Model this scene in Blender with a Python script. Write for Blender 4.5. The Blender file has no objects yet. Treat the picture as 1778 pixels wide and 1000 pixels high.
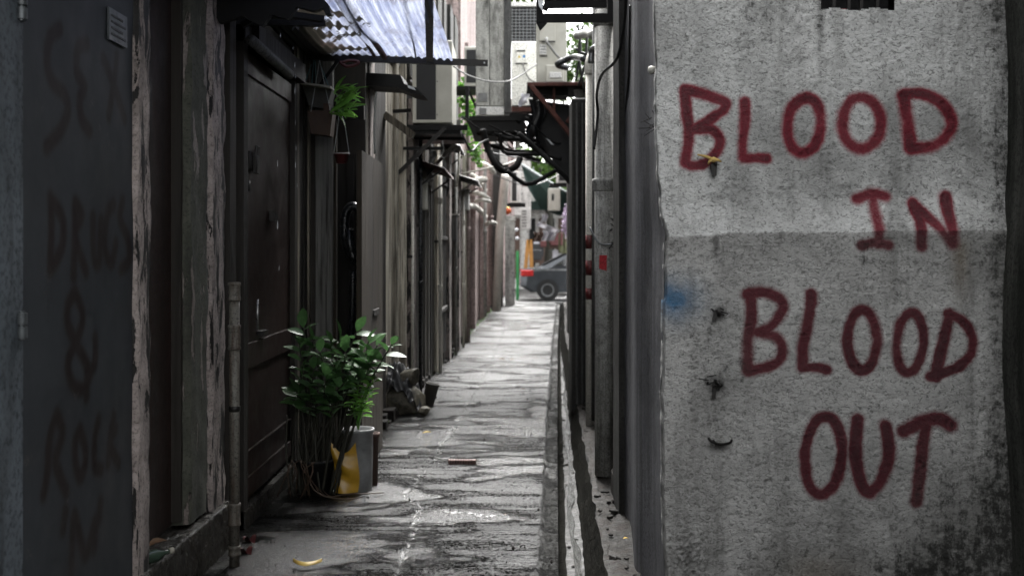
import bpy, bmesh, math, random
import numpy as np
from mathutils import Vector, Matrix
rnd = random.Random(7)
R = math.radians
S = bpy.context.scene
C = S.collection
F = 1976.0      # focal length in photo pixels

# ------------------------------------------------------------------ camera
cd = bpy.data.cameras.new('camera'); cam = bpy.data.objects.new('camera', cd); C.objects.link(cam)
cam.location = (0, 0, 1.5); cam.rotation_euler = (R(90), 0, 0)
cd.sensor_width = 36; cd.lens = 36 * F / 1778; cd.shift_y = -0.0388
cd.clip_start = 0.05; cd.clip_end = 600
cd.dof.use_dof = True; cd.dof.focus_distance = 5.3; cd.dof.aperture_fstop = 3.2
S.camera = cam
# ------------------------------------------------------------------ overcast sky and soft sun
SUN_EL, SUN_ROT = 52, 4
w = bpy.data.worlds.new('World'); S.world = w; w.use_nodes = True
nt = w.node_tree; bg = nt.nodes['Background']
sky = nt.nodes.new('ShaderNodeTexSky'); sky.sky_type = 'NISHITA'; sky.sun_disc = False
sky.sun_elevation = R(SUN_EL); sky.sun_rotation = R(SUN_ROT); sky.air_density = 1.0; sky.dust_density = 4.0
hs = nt.nodes.new('ShaderNodeHueSaturation'); hs.inputs['Saturation'].default_value = 0.07
nt.links.new(sky.outputs[0], hs.inputs['Color']); nt.links.new(hs.outputs[0], bg.inputs['Color'])
bg.inputs['Strength'].default_value = 0.15
sl = bpy.data.lights.new('sun', 'SUN'); sl.energy = 2.6; sl.angle = R(30); sl.color = (1, .985, .96)
so = bpy.data.objects.new('sun', sl); C.objects.link(so)
# sun stands ahead over the far end of the alley, veiled by cloud
az = R(SUN_ROT)
sd = Vector((math.sin(az) * math.cos(R(SUN_EL)), math.cos(az) * math.cos(R(SUN_EL)), math.sin(R(SUN_EL))))
so.rotation_euler = sd.to_track_quat('Z', 'Y').to_euler(); so.location = (1, 20, 20)
S.view_settings.view_transform = 'Standard'; S.view_settings.look = 'None'
S.view_settings.exposure = 2.62; S.view_settings.gamma = 1; S.view_settings.use_curve_mapping = False
S.cycles.use_denoising = True
S.cycles.max_bounces = 7; S.cycles.transparent_max_bounces = 8

# ------------------------------------------------------------------ helpers
def at(px, py, d): return Vector(((px - 889) * d / F, d, 1.5 + (431 - py) * d / F))
WL = {}
def props(o, label=None, cat=None, group=None, kind=None):
    if label: o['label'] = label
    if cat: o['category'] = cat
    if group: o['group'] = group
    if kind: o['kind'] = kind
    return o
def thing(name, label, cat, loc, group=None):
    o = bpy.data.objects.new(name, None); C.objects.link(o); o.location = loc
    o.empty_display_size = .1
    WL[o.name] = Vector(loc)
    return props(o, label, cat, group)

class MB:
    def __init__(s): s.v = []; s.f = []
    def add(s, vs, fs):
        n = len(s.v); s.v += [tuple(v) for v in vs]; s.f += [tuple(i + n for i in f) for f in fs]; return s
    def box(s, x0, x1, y0, y1, z0, z1, M=None, c=0.0):
        if c > 0:
            bm = bmesh.new(); bmesh.ops.create_cube(bm, size=1)
            for v in bm.verts: v.co = Vector(((x0 + x1) / 2 + v.co.x * (x1 - x0), (y0 + y1) / 2 + v.co.y * (y1 - y0), (z0 + z1) / 2 + v.co.z * (z1 - z0)))
            bmesh.ops.bevel(bm, geom=list(bm.edges), offset=c, segments=1, affect='EDGES')
            vs = [v.co.copy() for v in bm.verts]; fs = [[v.index for v in f.verts] for f in bm.faces]
            bm.free()
        else:
            vs = [Vector(p) for p in ((x0, y0, z0), (x1, y0, z0), (x1, y1, z0), (x0, y1, z0), (x0, y0, z1), (x1, y0, z1), (x1, y1, z1), (x0, y1, z1))]
            fs = [(0, 3, 2, 1), (4, 5, 6, 7), (0, 1, 5, 4), (1, 2, 6, 5), (2, 3, 7, 6), (3, 0, 4, 7)]
        if M is not None: vs = [M @ v for v in vs]
        return s.add(vs, fs)
    def bar(s, a, b, w, h=None, up=(0, 0, 1), c=0.0):
        a = Vector(a); b = Vector(b); h = h or w; t = (b - a); L = t.length; t.normalize()
        up = Vector(up)
        if abs(t.dot(up)) > .98: up = Vector((0, 1, 0))
        x = t.cross(up).normalized(); z = x.cross(t)
        M = Matrix(((x.x, t.x, z.x, a.x), (x.y, t.y, z.y, a.y), (x.z, t.z, z.z, a.z), (0, 0, 0, 1)))
        return s.box(-w / 2, w / 2, 0, L, -h / 2, h / 2, M, c)
    def tube(s, pts, r, n=10, cap=True, smooth=0):
        pts = [Vector(p) for p in pts]
        if smooth:
            q = []
            P = [pts[0]] + pts + [pts[-1]]
            for i in range(1, len(P) - 2):
                for k in range(smooth):
                    t = k / smooth; p0, p1, p2, p3 = P[i - 1], P[i], P[i + 1], P[i + 2]
                    q.append(.5 * ((2 * p1) + (p2 - p0) * t + (2 * p0 - 5 * p1 + 4 * p2 - p3) * t * t + (3 * p1 - p0 - 3 * p2 + p3) * t ** 3))
            q.append(pts[-1]); pts = q
        m = len(pts); rr = r if hasattr(r, '__len__') else [r] * m
        if len(rr) != m: rr = [rr[min(len(rr) - 1, int(i * len(rr) / m))] for i in range(m)]
        vs = []; nrm = None
        for i, p in enumerate(pts):
            t = (pts[min(i + 1, m - 1)] - pts[max(i - 1, 0)])
            t = t.normalized() if t.length > 1e-9 else Vector((0, 0, 1))
            if nrm is None:
                nrm = t.orthogonal().normalized()
            else:
                nrm = (nrm - t * nrm.dot(t)); nrm = nrm.normalized() if nrm.length > 1e-6 else t.orthogonal().normalized()
            b = t.cross(nrm)
            for k in range(n):
                a = 2 * math.pi * k / n
                vs.append(p + (nrm * math.cos(a) + b * math.sin(a)) * rr[i])
        fs = [(i * n + k, i * n + (k + 1) % n, (i + 1) * n + (k + 1) % n, (i + 1) * n + k) for i in range(m - 1) for k in range(n)]
        if cap: fs += [tuple(range(n - 1, -1, -1)), tuple((m - 1) * n + k for k in range(n))]
        return s.add(vs, fs)
    def lathe(s, c, prof, n=20, M=None):
        vs = []; m = len(prof)
        for r, z in prof:
            for k in range(n):
                a = 2 * math.pi * k / n; v = Vector((r * math.cos(a), r * math.sin(a), z))
                if M is not None: v = M @ v
                vs.append(v + Vector(c))
        fs = [(i * n + k, i * n + (k + 1) % n, (i + 1) * n + (k + 1) % n, (i + 1) * n + k) for i in range(m - 1) for k in range(n)]
        fs += [tuple(range(n - 1, -1, -1)), tuple((m - 1) * n + k for k in range(n))]
        return s.add(vs, fs)
    def prism(s, poly, ext):      # polygon (list of 3-D points) thickened along the vector ext
        n = len(poly); e = Vector(ext); vs = [Vector(p) for p in poly] + [Vector(p) + e for p in poly]
        fs = [tuple(range(n - 1, -1, -1)), tuple(range(n, 2 * n))] + [(i, (i + 1) % n, n + (i + 1) % n, n + i) for i in range(n)]
        return s.add(vs, fs)
    def grid(s, fn, nu, nv, thick=None):
        vs = [Vector(fn(i / nu, j / nv)) for j in range(nv + 1) for i in range(nu + 1)]
        fs = [(j * (nu + 1) + i, j * (nu + 1) + i + 1, (j + 1) * (nu + 1) + i + 1, (j + 1) * (nu + 1) + i) for j in range(nv) for i in range(nu)]
        return s.add(vs, fs)
    def mesh(s, name, off=Vector((0, 0, 0)), smooth=False):
        me = bpy.data.meshes.new(name)
        me.from_pydata([(v[0] - off[0], v[1] - off[1], v[2] - off[2]) for v in s.v], [], s.f)
        if smooth: me.shade_smooth()
        me.update(); return me
    def build(s, name, m, parent=None, label=None, smooth=False, auto=False):
        off = WL.get(parent.name, Vector((0, 0, 0))) if parent else Vector((0, 0, 0))
        me = s.mesh(name, off, smooth or auto); me.materials.append(m)
        if auto:
            try: me.set_sharp_from_angle(angle=R(38))
            except Exception: pass
        o = bpy.data.objects.new(name, me); C.objects.link(o)
        if parent: o.parent = parent; WL[o.name] = off
        else: WL[o.name] = Vector((0, 0, 0))
        if label: o['label'] = label
        return o
def alone(o, label, cat, group=None, kind=None):     # a thing that is one mesh: move its origin to its base
    me = o.data; n = len(me.vertices); a = np.empty(n * 3, np.float32); me.vertices.foreach_get('co', a); a = a.reshape(-1, 3)
    b = Vector(((a[:, 0].min() + a[:, 0].max()) / 2, (a[:, 1].min() + a[:, 1].max()) / 2, a[:, 2].min()))
    a -= np.array(b, np.float32); me.vertices.foreach_set('co', a.ravel()); me.update(); o.location = b; WL[o.name] = b
    return props(o, label, cat, group, kind)
def put(me, name, parent, loc, rot=(0, 0, 0), sc=(1, 1, 1), rel=True):   # object sharing mesh data, at a world place
    o = bpy.data.objects.new(name, me); C.objects.link(o)
    off = WL.get(parent.name, Vector((0, 0, 0))) if parent else Vector((0, 0, 0))
    if parent: o.parent = parent
    o.location = Vector(loc) - off; o.rotation_euler = rot; o.scale = sc; return o
def copy_tree(o, d, label=None):
    c = o.copy(); C.objects.link(c)
    if o.parent is None: c.location = o.location + Vector(d)
    if label: c['label'] = label
    for ch in [k for k in list(bpy.data.objects) if k.parent == o]:
        q = copy_tree(ch, d); q.parent = c
    return c

# value noise on arrays
def vnoise(x, y, seed):
    rs = np.random.RandomState(seed); T = rs.rand(256, 256)
    xi = np.floor(x).astype(int); yi = np.floor(y).astype(int); fx = x - xi; fy = y - yi
    fx = fx * fx * (3 - 2 * fx); fy = fy * fy * (3 - 2 * fy)
    a = T[xi % 256, yi % 256]; b = T[(xi + 1) % 256, yi % 256]; c = T[xi % 256, (yi + 1) % 256]; d = T[(xi + 1) % 256, (yi + 1) % 256]
    return (a * (1 - fx) + b * fx) * (1 - fy) + (c * (1 - fx) + d * fx) * fy
def fbm(x, y, seed, o=4):
    s = 0; A = 1; t = 0
    for k in range(o):
        s = s + A * vnoise(x * 2 ** k + 17 * k, y * 2 ** k + 9 * k, seed + k); t += A; A *= .55
    return s / t
def sstep(a, b, x):
    t = np.clip((x - a) / (b - a), 0, 1); return t * t * (3 - 2 * t)
def stroke_dist(X, Z, pts):
    D = np.full(X.shape, 1e9)
    for (x0, z0), (x1, z1) in zip(pts[:-1], pts[1:]):
        dx, dz = x1 - x0, z1 - z0; L = dx * dx + dz * dz + 1e-12
        t = np.clip(((X - x0) * dx + (Z - z0) * dz) / L, 0, 1)
        D = np.minimum(D, np.hypot(X - x0 - t * dx, Z - z0 - t * dz))
    return D
def smooth_poly(p, k=6):
    P = [p[0]] + list(p) + [p[-1]]; q = []
    for i in range(1, len(P) - 2):
        for j in range(k):
            t = j / k; r = []
            for c in (0, 1):
                p0, p1, p2, p3 = P[i - 1][c], P[i][c], P[i + 1][c], P[i + 2][c]
                r.append(.5 * (2 * p1 + (p2 - p0) * t + (2 * p0 - 5 * p1 + 4 * p2 - p3) * t * t + (3 * p1 - p0 - 3 * p2 + p3) * t ** 3))
            q.append(tuple(r))
    q.append(p[-1]); return q
def ell(cx, cy, rx, ry, tilt=0, n=18):
    return [(cx + rx * math.cos(a) + tilt * ry * math.sin(a) * -1, cy + ry * math.sin(a)) for a in [2 * math.pi * k / n for k in range(n + 1)]]

# ------------------------------------------------------------------ materials
class NT:
    def __init__(s, name):
        s.m = bpy.data.materials.new(name); s.m.use_nodes = True; s.t = s.m.node_tree
        s.b = s.t.nodes['Principled BSDF']; s.out = s.t.nodes['Material Output']
    def n(s, ty, **k):
        o = s.t.nodes.new(ty)
        for a, b in k.items(): setattr(o, a, b)
        return o
    def l(s, a, b): s.t.links.new(a, b)
    def coords(s, scale=(1, 1, 1), rand=True):
        tc = s.n('ShaderNodeTexCoord'); mp = s.n('ShaderNodeMapping'); mp.inputs['Scale'].default_value = scale
        s.l(tc.outputs['Object'], mp.inputs['Vector'])
        if rand:
            oi = s.n('ShaderNodeObjectInfo'); m = s.n('ShaderNodeMath', operation='MULTIPLY'); m.inputs[1].default_value = 37
            s.l(oi.outputs['Random'], m.inputs[0]); s.l(m.outputs[0], mp.inputs['Location'])
        return mp.outputs[0]
    def noise(s, v, scale, detail=5, rough=.6, dist=0):
        o = s.n('ShaderNodeTexNoise'); o.inputs['Scale'].default_value = scale; o.inputs['Detail'].default_value = detail
        o.inputs['Roughness'].default_value = rough; o.inputs['Distortion'].default_value = dist
        s.l(v, o.inputs['Vector']); return o.outputs['Fac']
    def ramp(s, f, stops):
        o = s.n('ShaderNodeValToRGB'); e = o.color_ramp.elements
        while len(e) < len(stops): e.new(.5)
        for i, (p, c) in enumerate(stops):
            e[i].position = p; e[i].color = (c, c, c, 1) if not hasattr(c, '__len__') else (*c[:3], 1)
        s.l(f, o.inputs['Fac']); return o.outputs['Color']
    def mix(s, f, a, b, mode='MIX'):
        o = s.n('ShaderNodeMix', data_type='RGBA', blend_type=mode)
        for sock, val in ((o.inputs['Factor'], f), (o.inputs['A'], a), (o.inputs['B'], b)):
            if hasattr(val, 'is_linked'): s.l(val, sock)
            elif hasattr(val, '__len__'): sock.default_value = (*val[:3], 1)
            else: sock.default_value = val
        return o.outputs['Result']
    def math(s, op, a, b=0.0):
        o = s.n('ShaderNodeMath', operation=op)
        for i, v in enumerate((a, b)):
            if hasattr(v, 'is_linked'): s.l(v, o.inputs[i])
            else: o.inputs[i].default_value = v
        return o.outputs[0]
    def bump(s, h, strength, dist, prev=None):
        o = s.n('ShaderNodeBump'); o.inputs['Strength'].default_value = strength; o.inputs['Distance'].default_value = dist
        s.l(h, o.inputs['Height'])
        if prev is not None: s.l(prev, o.inputs['Normal'])
        return o.outputs[0]
    def attr(s, name):
        o = s.n('ShaderNodeAttribute'); o.attribute_name = name; return o.outputs['Fac']
def var(nt, col, amt):
    oi = nt.n('ShaderNodeObjectInfo'); h = nt.n('ShaderNodeHueSaturation')
    v = nt.math('MULTIPLY', oi.outputs['Random'], amt); v = nt.math('ADD', v, 1 - amt * .5); nt.l(v, h.inputs['Value']); nt.l(col, h.inputs['Color'])
    return h.outputs[0]

def weathered(name, a, b, scale=6, streak=(14, 14, .7), grime=(.015, .014, .012), g=.5, rough=(.45, .8), bump=.3, bd=.004, fine=60, metal=0, vary=0, chip=None, chipat=.62, spec=.25):
    t = NT(name); v = t.coords()
    n1 = t.noise(v, scale, 6, .65); c = t.mix(t.ramp(n1, [(.3, 0), (.7, 1)]), a, b)
    vs = t.coords(streak); n2 = t.noise(vs, 1.0, 6, .7)
    lo = .62 - g * .35
    c = t.mix(t.ramp(n2, [(lo, 0), (lo + .28, 1)]), c, grime)
    n3 = t.noise(v, fine, 4, .7)
    c = t.mix(t.ramp(n3, [(.36, .35), (.52, 1)]), (0, 0, 0), c, 'MIX') if g > .05 else c
    if chip is not None:
        n4 = t.noise(vs, 2.3, 7, .72, .4); c = t.mix(t.ramp(n4, [(chipat, 0), (chipat + .03, 1)]), c, chip)
    if vary: c = var(t, c, vary)
    t.l(c, t.b.inputs['Base Color'])
    t.l(t.ramp(n1, [(.3, rough[0]), (.7, rough[1])]), t.b.inputs['Roughness'])
    t.b.inputs['Metallic'].default_value = metal; t.b.inputs['Specular IOR Level'].default_value = spec
    nb = t.bump(n3, bump, bd); nb = t.bump(n2, bump * .7, bd * 2.2, nb); t.l(nb, t.b.inputs['Normal'])
    return t.m

def wood(name, a, b, dark=(.02, .017, .014), vary=.8, rough=(.45, .85)):
    t = NT(name); v = t.coords((22, 22, .9)); n = t.noise(v, 1, 8, .72, .25)
    c = t.mix(t.ramp(n, [(.32, 0), (.62, 1)]), a, b)
    v2 = t.coords((60, 60, 1.6)); n2 = t.noise(v2, 1, 4, .7)
    c = t.mix(t.ramp(n2, [(.38, .85), (.5, 0)]), c, dark)
    v3 = t.coords((5, 5, .45)); n3 = t.noise(v3, 1, 6, .6)
    c = t.mix(t.ramp(n3, [(.5, 0), (.66, .9)]), c, dark)
    if vary: c = var(t, c, vary)
    t.l(c, t.b.inputs['Base Color']); t.b.inputs['Specular IOR Level'].default_value = .25; t.l(t.ramp(n, [(.3, rough[0]), (.7, rough[1])]), t.b.inputs['Roughness'])
    nb = t.bump(n2, .5, .004); nb = t.bump(n, .4, .006, nb); t.l(nb, t.b.inputs['Normal']); return t.m

def plain(name, c, rough=.5, metal=0, n=.3, scale=30, spec=.5, grime=None):
    t = NT(name); v = t.coords(); f = t.noise(v, scale, 5, .65)
    d = tuple(x * (1 - n) for x in c); col = t.mix(t.ramp(f, [(.35, 0), (.65, 1)]), d, c)
    f2 = t.noise(v, scale * .22, 6, .7)
    col = t.mix(t.ramp(f2, [(.52, 0), (.72, .75)]), col, grime or tuple(x * .25 for x in c))
    t.l(col, t.b.inputs['Base Color']); t.l(t.ramp(f, [(.3, max(.05, rough - .12)), (.7, min(1, rough + .15))]), t.b.inputs['Roughness'])
    t.b.inputs['Metallic'].default_value = metal; t.b.inputs['Specular IOR Level'].default_value = spec
    t.l(t.bump(f, .15, .002), t.b.inputs['Normal']); return t.m

def leafmat(name, c, c2, rough=.3, tr=.25):
    t = NT(name); v = t.coords(); f = t.noise(v, 9, 3)
    col = t.mix(t.ramp(f, [(.35, 0), (.65, 1)]), c, c2); col = var(t, col, .7)
    t.l(col, t.b.inputs['Base Color']); t.b.inputs['Roughness'].default_value = rough
    tl = t.n('ShaderNodeBsdfTranslucent'); t.l(col, tl.inputs['Color'])
    mx = t.n('ShaderNodeMixShader'); mx.inputs[0].default_value = tr
    t.l(t.b.outputs[0], mx.inputs[1]); t.l(tl.outputs[0], mx.inputs[2]); t.l(mx.outputs[0], t.out.inputs['Surface']); return t.m

M = {}
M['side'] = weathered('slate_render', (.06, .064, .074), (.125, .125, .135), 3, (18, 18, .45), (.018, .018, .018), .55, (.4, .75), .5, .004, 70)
M['mossy'] = weathered('mossy_render', (.05, .052, .045), (.10, .10, .09), 5, (9, 9, 1.2), (.012, .014, .010), .8, (.6, .9), .7, .006, 60)
M['dark_wall'] = weathered('dark_render', (.022, .022, .021), (.055, .053, .048), 4, (12, 12, .6), (.010, .010, .009), .7, (.5, .85), .5, .005, 50)
M['black'] = plain('black_iron', (.009, .009, .009), .65, .0, .5, spec=.25)
M['iron'] = plain('dark_iron', (.028, .026, .024), .45, .5, .5, 40)
M['rust'] = weathered('red_brown_iron', (.10, .028, .020), (.06, .022, .016), 10, (20, 20, 3), (.012, .008, .007), .5, (.45, .8), .4, .003, 80)
M['pipe'] = weathered('old_grey_pipe', (.26, .26, .24), (.55, .545, .515), 16, (30, 30, 1.6), (.05, .047, .04), .45, (.45, .75), .4, .002, 110)
M['pipe_dark'] = weathered('dark_grey_pipe', (.07, .072, .072), (.17, .17, .165), 6, (30, 30, 1.2), (.015, .015, .013), .6, (.4, .7), .4, .002, 110)
M['pipe_cream'] = weathered('cream_pipe', (.60, .58, .52), (.72, .70, .64), 6, (30, 30, 1.0), (.10, .09, .07), .3, (.4, .7), .2, .002, 110)
M['ac_white'] = weathered('old_white_enamel', (.78, .78, .75), (.84, .84, .82), 5, (16, 16, 1.0), (.12, .11, .09), .12, (.35, .55), .08, .001, 90)
M['ac_beige'] = weathered('beige_enamel', (.46, .45, .39), (.58, .57, .51), 5, (16, 16, 1.0), (.12, .11, .09), .04, (.35, .6), .1, .001, 90)
M['cabinet'] = weathered('mouldy_cabinet_metal', (.42, .42, .39), (.62, .62, .58), 12, (11, 11, 2.6), (.06, .06, .052), .5, (.5, .8), .35, .002, 85)
M['coil'] = plain('dark_coil_fins', (.02, .021, .022), .5, .3)
M['wood'] = wood('weathered_board', (.055, .045, .034), (.24, .21, .165), vary=1.0)
M['wood_light'] = wood('pale_weathered_board', (.22, .19, .14), (.66, .62, .53), (.045, .038, .028), vary=.7)
M['wood_grey'] = wood('grey_board', (.085, .085, .078), (.17, .165, .15), vary=.4)
M['wood_dark'] = wood('dark_board', (.011, .010, .008), (.030, .026, .022), vary=.6)
M['ply'] = wood('brown_plywood', (.018, .013, .008), (.034, .025, .015), (.012, .009, .006), vary=.1)
M['door_brown'] = weathered('brown_door_paint', (.018, .009, .007), (.030, .016, .012), 6, (26, 26, .5), (.016, .011, .009), .5, (.35, .6), .25, .002, 60, chip=(.10, .07, .06), chipat=.73)
M['door_red'] = weathered('dark_red_panel_paint', (.018, .009, .007), (.030, .015, .012), 4, (14, 14, .6), (.012, .010, .008), .6, (.45, .7), .25, .002, 60, chip=(.12, .10, .09), chipat=.76)
M['peel'] = weathered('peeling_lime_plaster', (.16, .135, .12), (.34, .29, .265), 12, (24, 24, 1.5), (.02, .018, .015), .45, (.6, .9), .8, .005, 80, chip=(.012, .010, .009), chipat=.55)
M['pier'] = weathered('green_grey_pier_plaster', (.055, .058, .045), (.10, .10, .08), 6, (20, 20, 1.0), (.015, .016, .012), .5, (.6, .9), .8, .006, 60, chip=(.36, .31, .27), chipat=.58)
def peelmat(name, a, b, under, sc, th, rough=(.6, .9)):
    t = NT(name); v = t.coords(sc); v1 = t.coords((1, 1, 1)); n = t.noise(v, 1, 9, .66, .35); f = t.noise(v1, 70, 4, .7); g = t.noise(t.coords((5, 5, 1.5)), 1, 5, .6)
    c = t.mix(t.ramp(t.noise(v1, 14, 5, .7), [(.3, 0), (.7, 1)]), a, b); c = t.mix(t.ramp(f, [(.34, .7), (.5, 0)]), c, tuple(x * .3 for x in a))
    c = t.mix(t.ramp(g, [(.5, 0), (.7, .75)]), c, tuple(x * .25 for x in a))
    m = t.ramp(n, [(th, 0), (th + .012, 1)]); u = t.mix(t.ramp(f, [(.3, 0), (.7, 1)]), tuple(x * .6 for x in under), tuple(x * 1.5 for x in under))
    c = t.mix(m, c, u); t.l(c, t.b.inputs['Base Color']); t.l(t.ramp(m, [(0, rough[1]), (1, rough[0])]), t.b.inputs['Roughness'])
    inv = t.math('SUBTRACT', 1.0, m); nb = t.bump(inv, 1.0, .006); nb = t.bump(f, .7, .004, nb); t.l(nb, t.b.inputs['Normal']); return t.m
M['peel'] = peelmat('peeling_lime_plaster', (.20, .17, .155), (.40, .345, .32), (.010, .009, .008), (15, 15, 3.2), .53)
M['pier'] = peelmat('green_grey_pier_plaster', (.045, .048, .036), (.085, .086, .066), (.16, .135, .12), (10, 10, 2.2), .56)
M['plaster_old'] = peelmat('stained_old_plaster', (.26, .25, .21), (.46, .44, .39), (.05, .045, .035), (4, 4, .7), .55)
M['ledge'] = weathered('wet_black_ledge', (.05, .045, .038), (.03, .028, .024), 9, (8, 8, 3), (.012, .011, .009), .6, (.12, .5), .9, .008, 50)
M['pink'] = weathered('faded_pink_render', (.40, .31, .29), (.52, .42, .40), 3, (7, 7, .5), (.05, .042, .038), .5, (.6, .85), .3, .004, 40)
M['plaster_far'] = weathered('pale_far_render', (.60, .59, .56), (.72, .71, .68), 2, (4, 4, .7), (.12, .11, .10), .35, (.6, .85), .2, .004, 20)
M['hose'] = plain('black_corrugated_hose', (.016, .018, .021), .28, 0, .2, 40, .6)
M['cable_rough'] = plain('matt_black_hose', (.008, .008, .008), .7, spec=.2)
M['cable'] = plain('black_cable', (.012, .012, .012), .45)
M['cable_grey'] = plain('grey_cable', (.24, .24, .23), .5)
M['pot_red'] = plain('dull_red_plastic', (.10, .022, .022), .45)
M['pot_brown'] = plain('brown_pot', (.065, .038, .024), .7)
M['terracotta'] = plain('terracotta', (.075, .042, .030), .75)
M['bucket'] = plain('grey_white_plastic', (.20, .205, .205), .4, 0, .45, 9, .5, (.05, .045, .035))
M['string'] = plain('pale_string', (.40, .42, .40), .8)
M['string_teal'] = plain('teal_string', (.10, .20, .20), .8)
M['planter'] = plain('wet_basket', (.075, .072, .062), .7)
M['rim'] = plain('pale_rim', (.36, .34, .28), .6)
M['yellow_bag'] = plain('yellow_plastic', (.42, .24, .02), .35, 0, .3, 12, .5, (.10, .05, .01))
M['soil'] = plain('dark_soil', (.015, .012, .009), .9)
M['leaf_dark'] = leafmat('glossy_dark_leaf', (.035, .085, .028), (.065, .145, .045), .42, .25)
M['leaf_bright'] = leafmat('bright_leaf', (.08, .22, .03), (.16, .34, .06), .4, .4)
M['leaf_far'] = leafmat('tree_leaf', (.05, .11, .02), (.12, .20, .05), .5, .45)
M['leaf_dry'] = leafmat('yellow_fallen_leaf', (.55, .36, .05), (.62, .44, .10), .5, .1)
M['leaf_brown'] = leafmat('brown_fallen_leaf', (.07, .035, .014), (.12, .06, .02), .6, .1)
M['stem'] = plain('woody_stem', (.020, .019, .011), .7)
M['roots'] = plain('brown_roots', (.05, .028, .014), .7)
M['stone'] = weathered('rough_stone', (.10, .09, .068), (.24, .22, .17), 8, (6, 6, 6), (.02, .02, .015), .5, (.35, .75), .9, .010, 35)
M['tarp'] = plain('black_plastic_sheet', (.010, .011, .013), .5, 0, .4, 18, .6)
M['brick'] = weathered('wet_brick', (.16, .085, .075), (.20, .12, .10), 12, (9, 9, 9), (.03, .02, .018), .4, (.3, .7), .6, .004, 60)
M['white_cloth'] = plain('white_cloth', (.62, .62, .66), .8, 0, .15, 6, .2, (.35, .33, .40))
M['green_awning'] = plain('dark_green_canvas', (.012, .035, .028), .7)
M['glass_bottle'] = plain('green_glass', (.03, .05, .035), .1, 0, .2, 20, .8)
M['galv'] = plain('galvanised_steel', (.30, .31, .32), .35, .8, .3, 20)
M['pipe_door'] = plain('worn_steel_rod', (.35, .35, .34), .3, .8)
M['orange'] = plain('orange_wood', (.48, .22, .05), .6)
M['red'] = plain('bright_red_lens', (.55, .02, .02), .25)
M['sticker_red'] = weathered('red_sticker', (.35, .015, .02), (.45, .03, .04), 20, (30, 30, 30), (.5, .3, .3), .1, (.4, .6), .1, .001, 90)
M['stripe_red'] = plain('dark_red_paint', (.10, .012, .012), .5)
M['lantern'] = plain('orange_red_lantern', (.75, .13, .03), .5)
M['lantern_yellow'] = plain('yellow_lantern_cap', (.75, .55, .08), .5)
M['green_plastic'] = plain('green_plastic', (.02, .25, .07), .4)
M['car_paint'] = plain('silver_grey_paint', (.06, .065, .072), .12, .3, .1, 5)
M['car_white'] = plain('white_car_paint', (.62, .64, .66), .15, .2, .1, 5)
M['car_glass'] = plain('car_window', (.02, .022, .025), .05, 0, .1, 5, 1.0)
M['tyre'] = plain('tyre_rubber', (.015, .015, .015), .8)
M['khaki'] = plain('khaki_tarp', (.18, .19, .10), .7)
M['brown_board'] = plain('brown_sign_board', (.09, .05, .035), .6)
M['blue_print'] = plain('blue_print', (.02, .16, .42), .5, n=.05)
M['yellow_print'] = plain('yellow_print', (.6, .45, .06), .5, n=.05)
M['black_print'] = plain('black_print', (.02, .02, .02), .5)
M['purple'] = leafmat('pale_purple_blossom', (.45, .38, .50), (.30, .22, .33), .7, .3)
M['rag'] = plain('yellow_rag', (.55, .38, .12), .7)
M['hole'] = plain('dark_opening', (.006, .006, .006), .9)
t = NT('rain_water'); t.b.inputs['Base Color'].default_value = (.95, .97, 1, 1); t.b.inputs['Roughness'].default_value = .05
t.b.inputs['Transmission Weight'].default_value = .6; M['rain'] = t.m
t = NT('gutter_water'); v = t.coords(); t.b.inputs['Base Color'].default_value = (.03, .03, .027, 1); t.b.inputs['Roughness'].default_value = .06
nn = t.noise(t.coords((30, 8, 1), False), 1, 5, .65); t.l(t.bump(nn, .6, .02), t.b.inputs['Normal']); M['water'] = t.m

# corrugated translucent sheet: dirty bluish plastic, light comes through it
def sheetmat(name, a, b, dirt_at, tr):
    t = NT(name); v = t.coords((2.2, 1.2, 1)); n = t.noise(v, 2.2, 7, .68); n2 = t.noise(t.coords((26, 1.2, 1)), 1, 5, .7)
    c = t.mix(t.ramp(n2, [(.35, 0), (.65, 1)]), a, b)
    # leaf litter and black mould caught on the wall side of the sheet
    tc = t.n('ShaderNodeTexCoord'); sx = t.n('ShaderNodeSeparateXYZ'); t.l(tc.outputs['Object'], sx.inputs[0])
    dx = t.math('MULTIPLY', sx.outputs['X'], -.42)
    n3 = t.noise(t.coords((2.4, 1.6, 1)), 1.7, 7, .62, .6); k = t.math('ADD', n3, t.math('ADD', dx, dirt_at))
    mask = t.ramp(k, [(.50, 0), (.53, 1)])
    c = t.mix(mask, c, (.012, .011, .009))
    c = t.mix(t.ramp(n, [(.50, 0), (.68, .7)]), c, (.06, .045, .04))
    c = t.mix(t.ramp(t.noise(t.coords((1, 1, 1)), 22, 6, .7), [(.62, 0), (.68, .8)]), c, (.03, .02, .015))
    t.l(c, t.b.inputs['Base Color']); t.b.inputs['Roughness'].default_value = .45
    tl = t.n('ShaderNodeBsdfTranslucent'); t.l(c, tl.inputs['Color']); mx = t.n('ShaderNodeMixShader'); mx.inputs[0].default_value = tr
    t.l(t.b.outputs[0], mx.inputs[1]); t.l(tl.outputs[0], mx.inputs[2]); t.l(mx.outputs[0], t.out.inputs['Surface']); return t.m
M['sheet'] = sheetmat('corrugated_plastic', (.13, .15, .235), (.33, .355, .43), -.03, .5)

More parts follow.
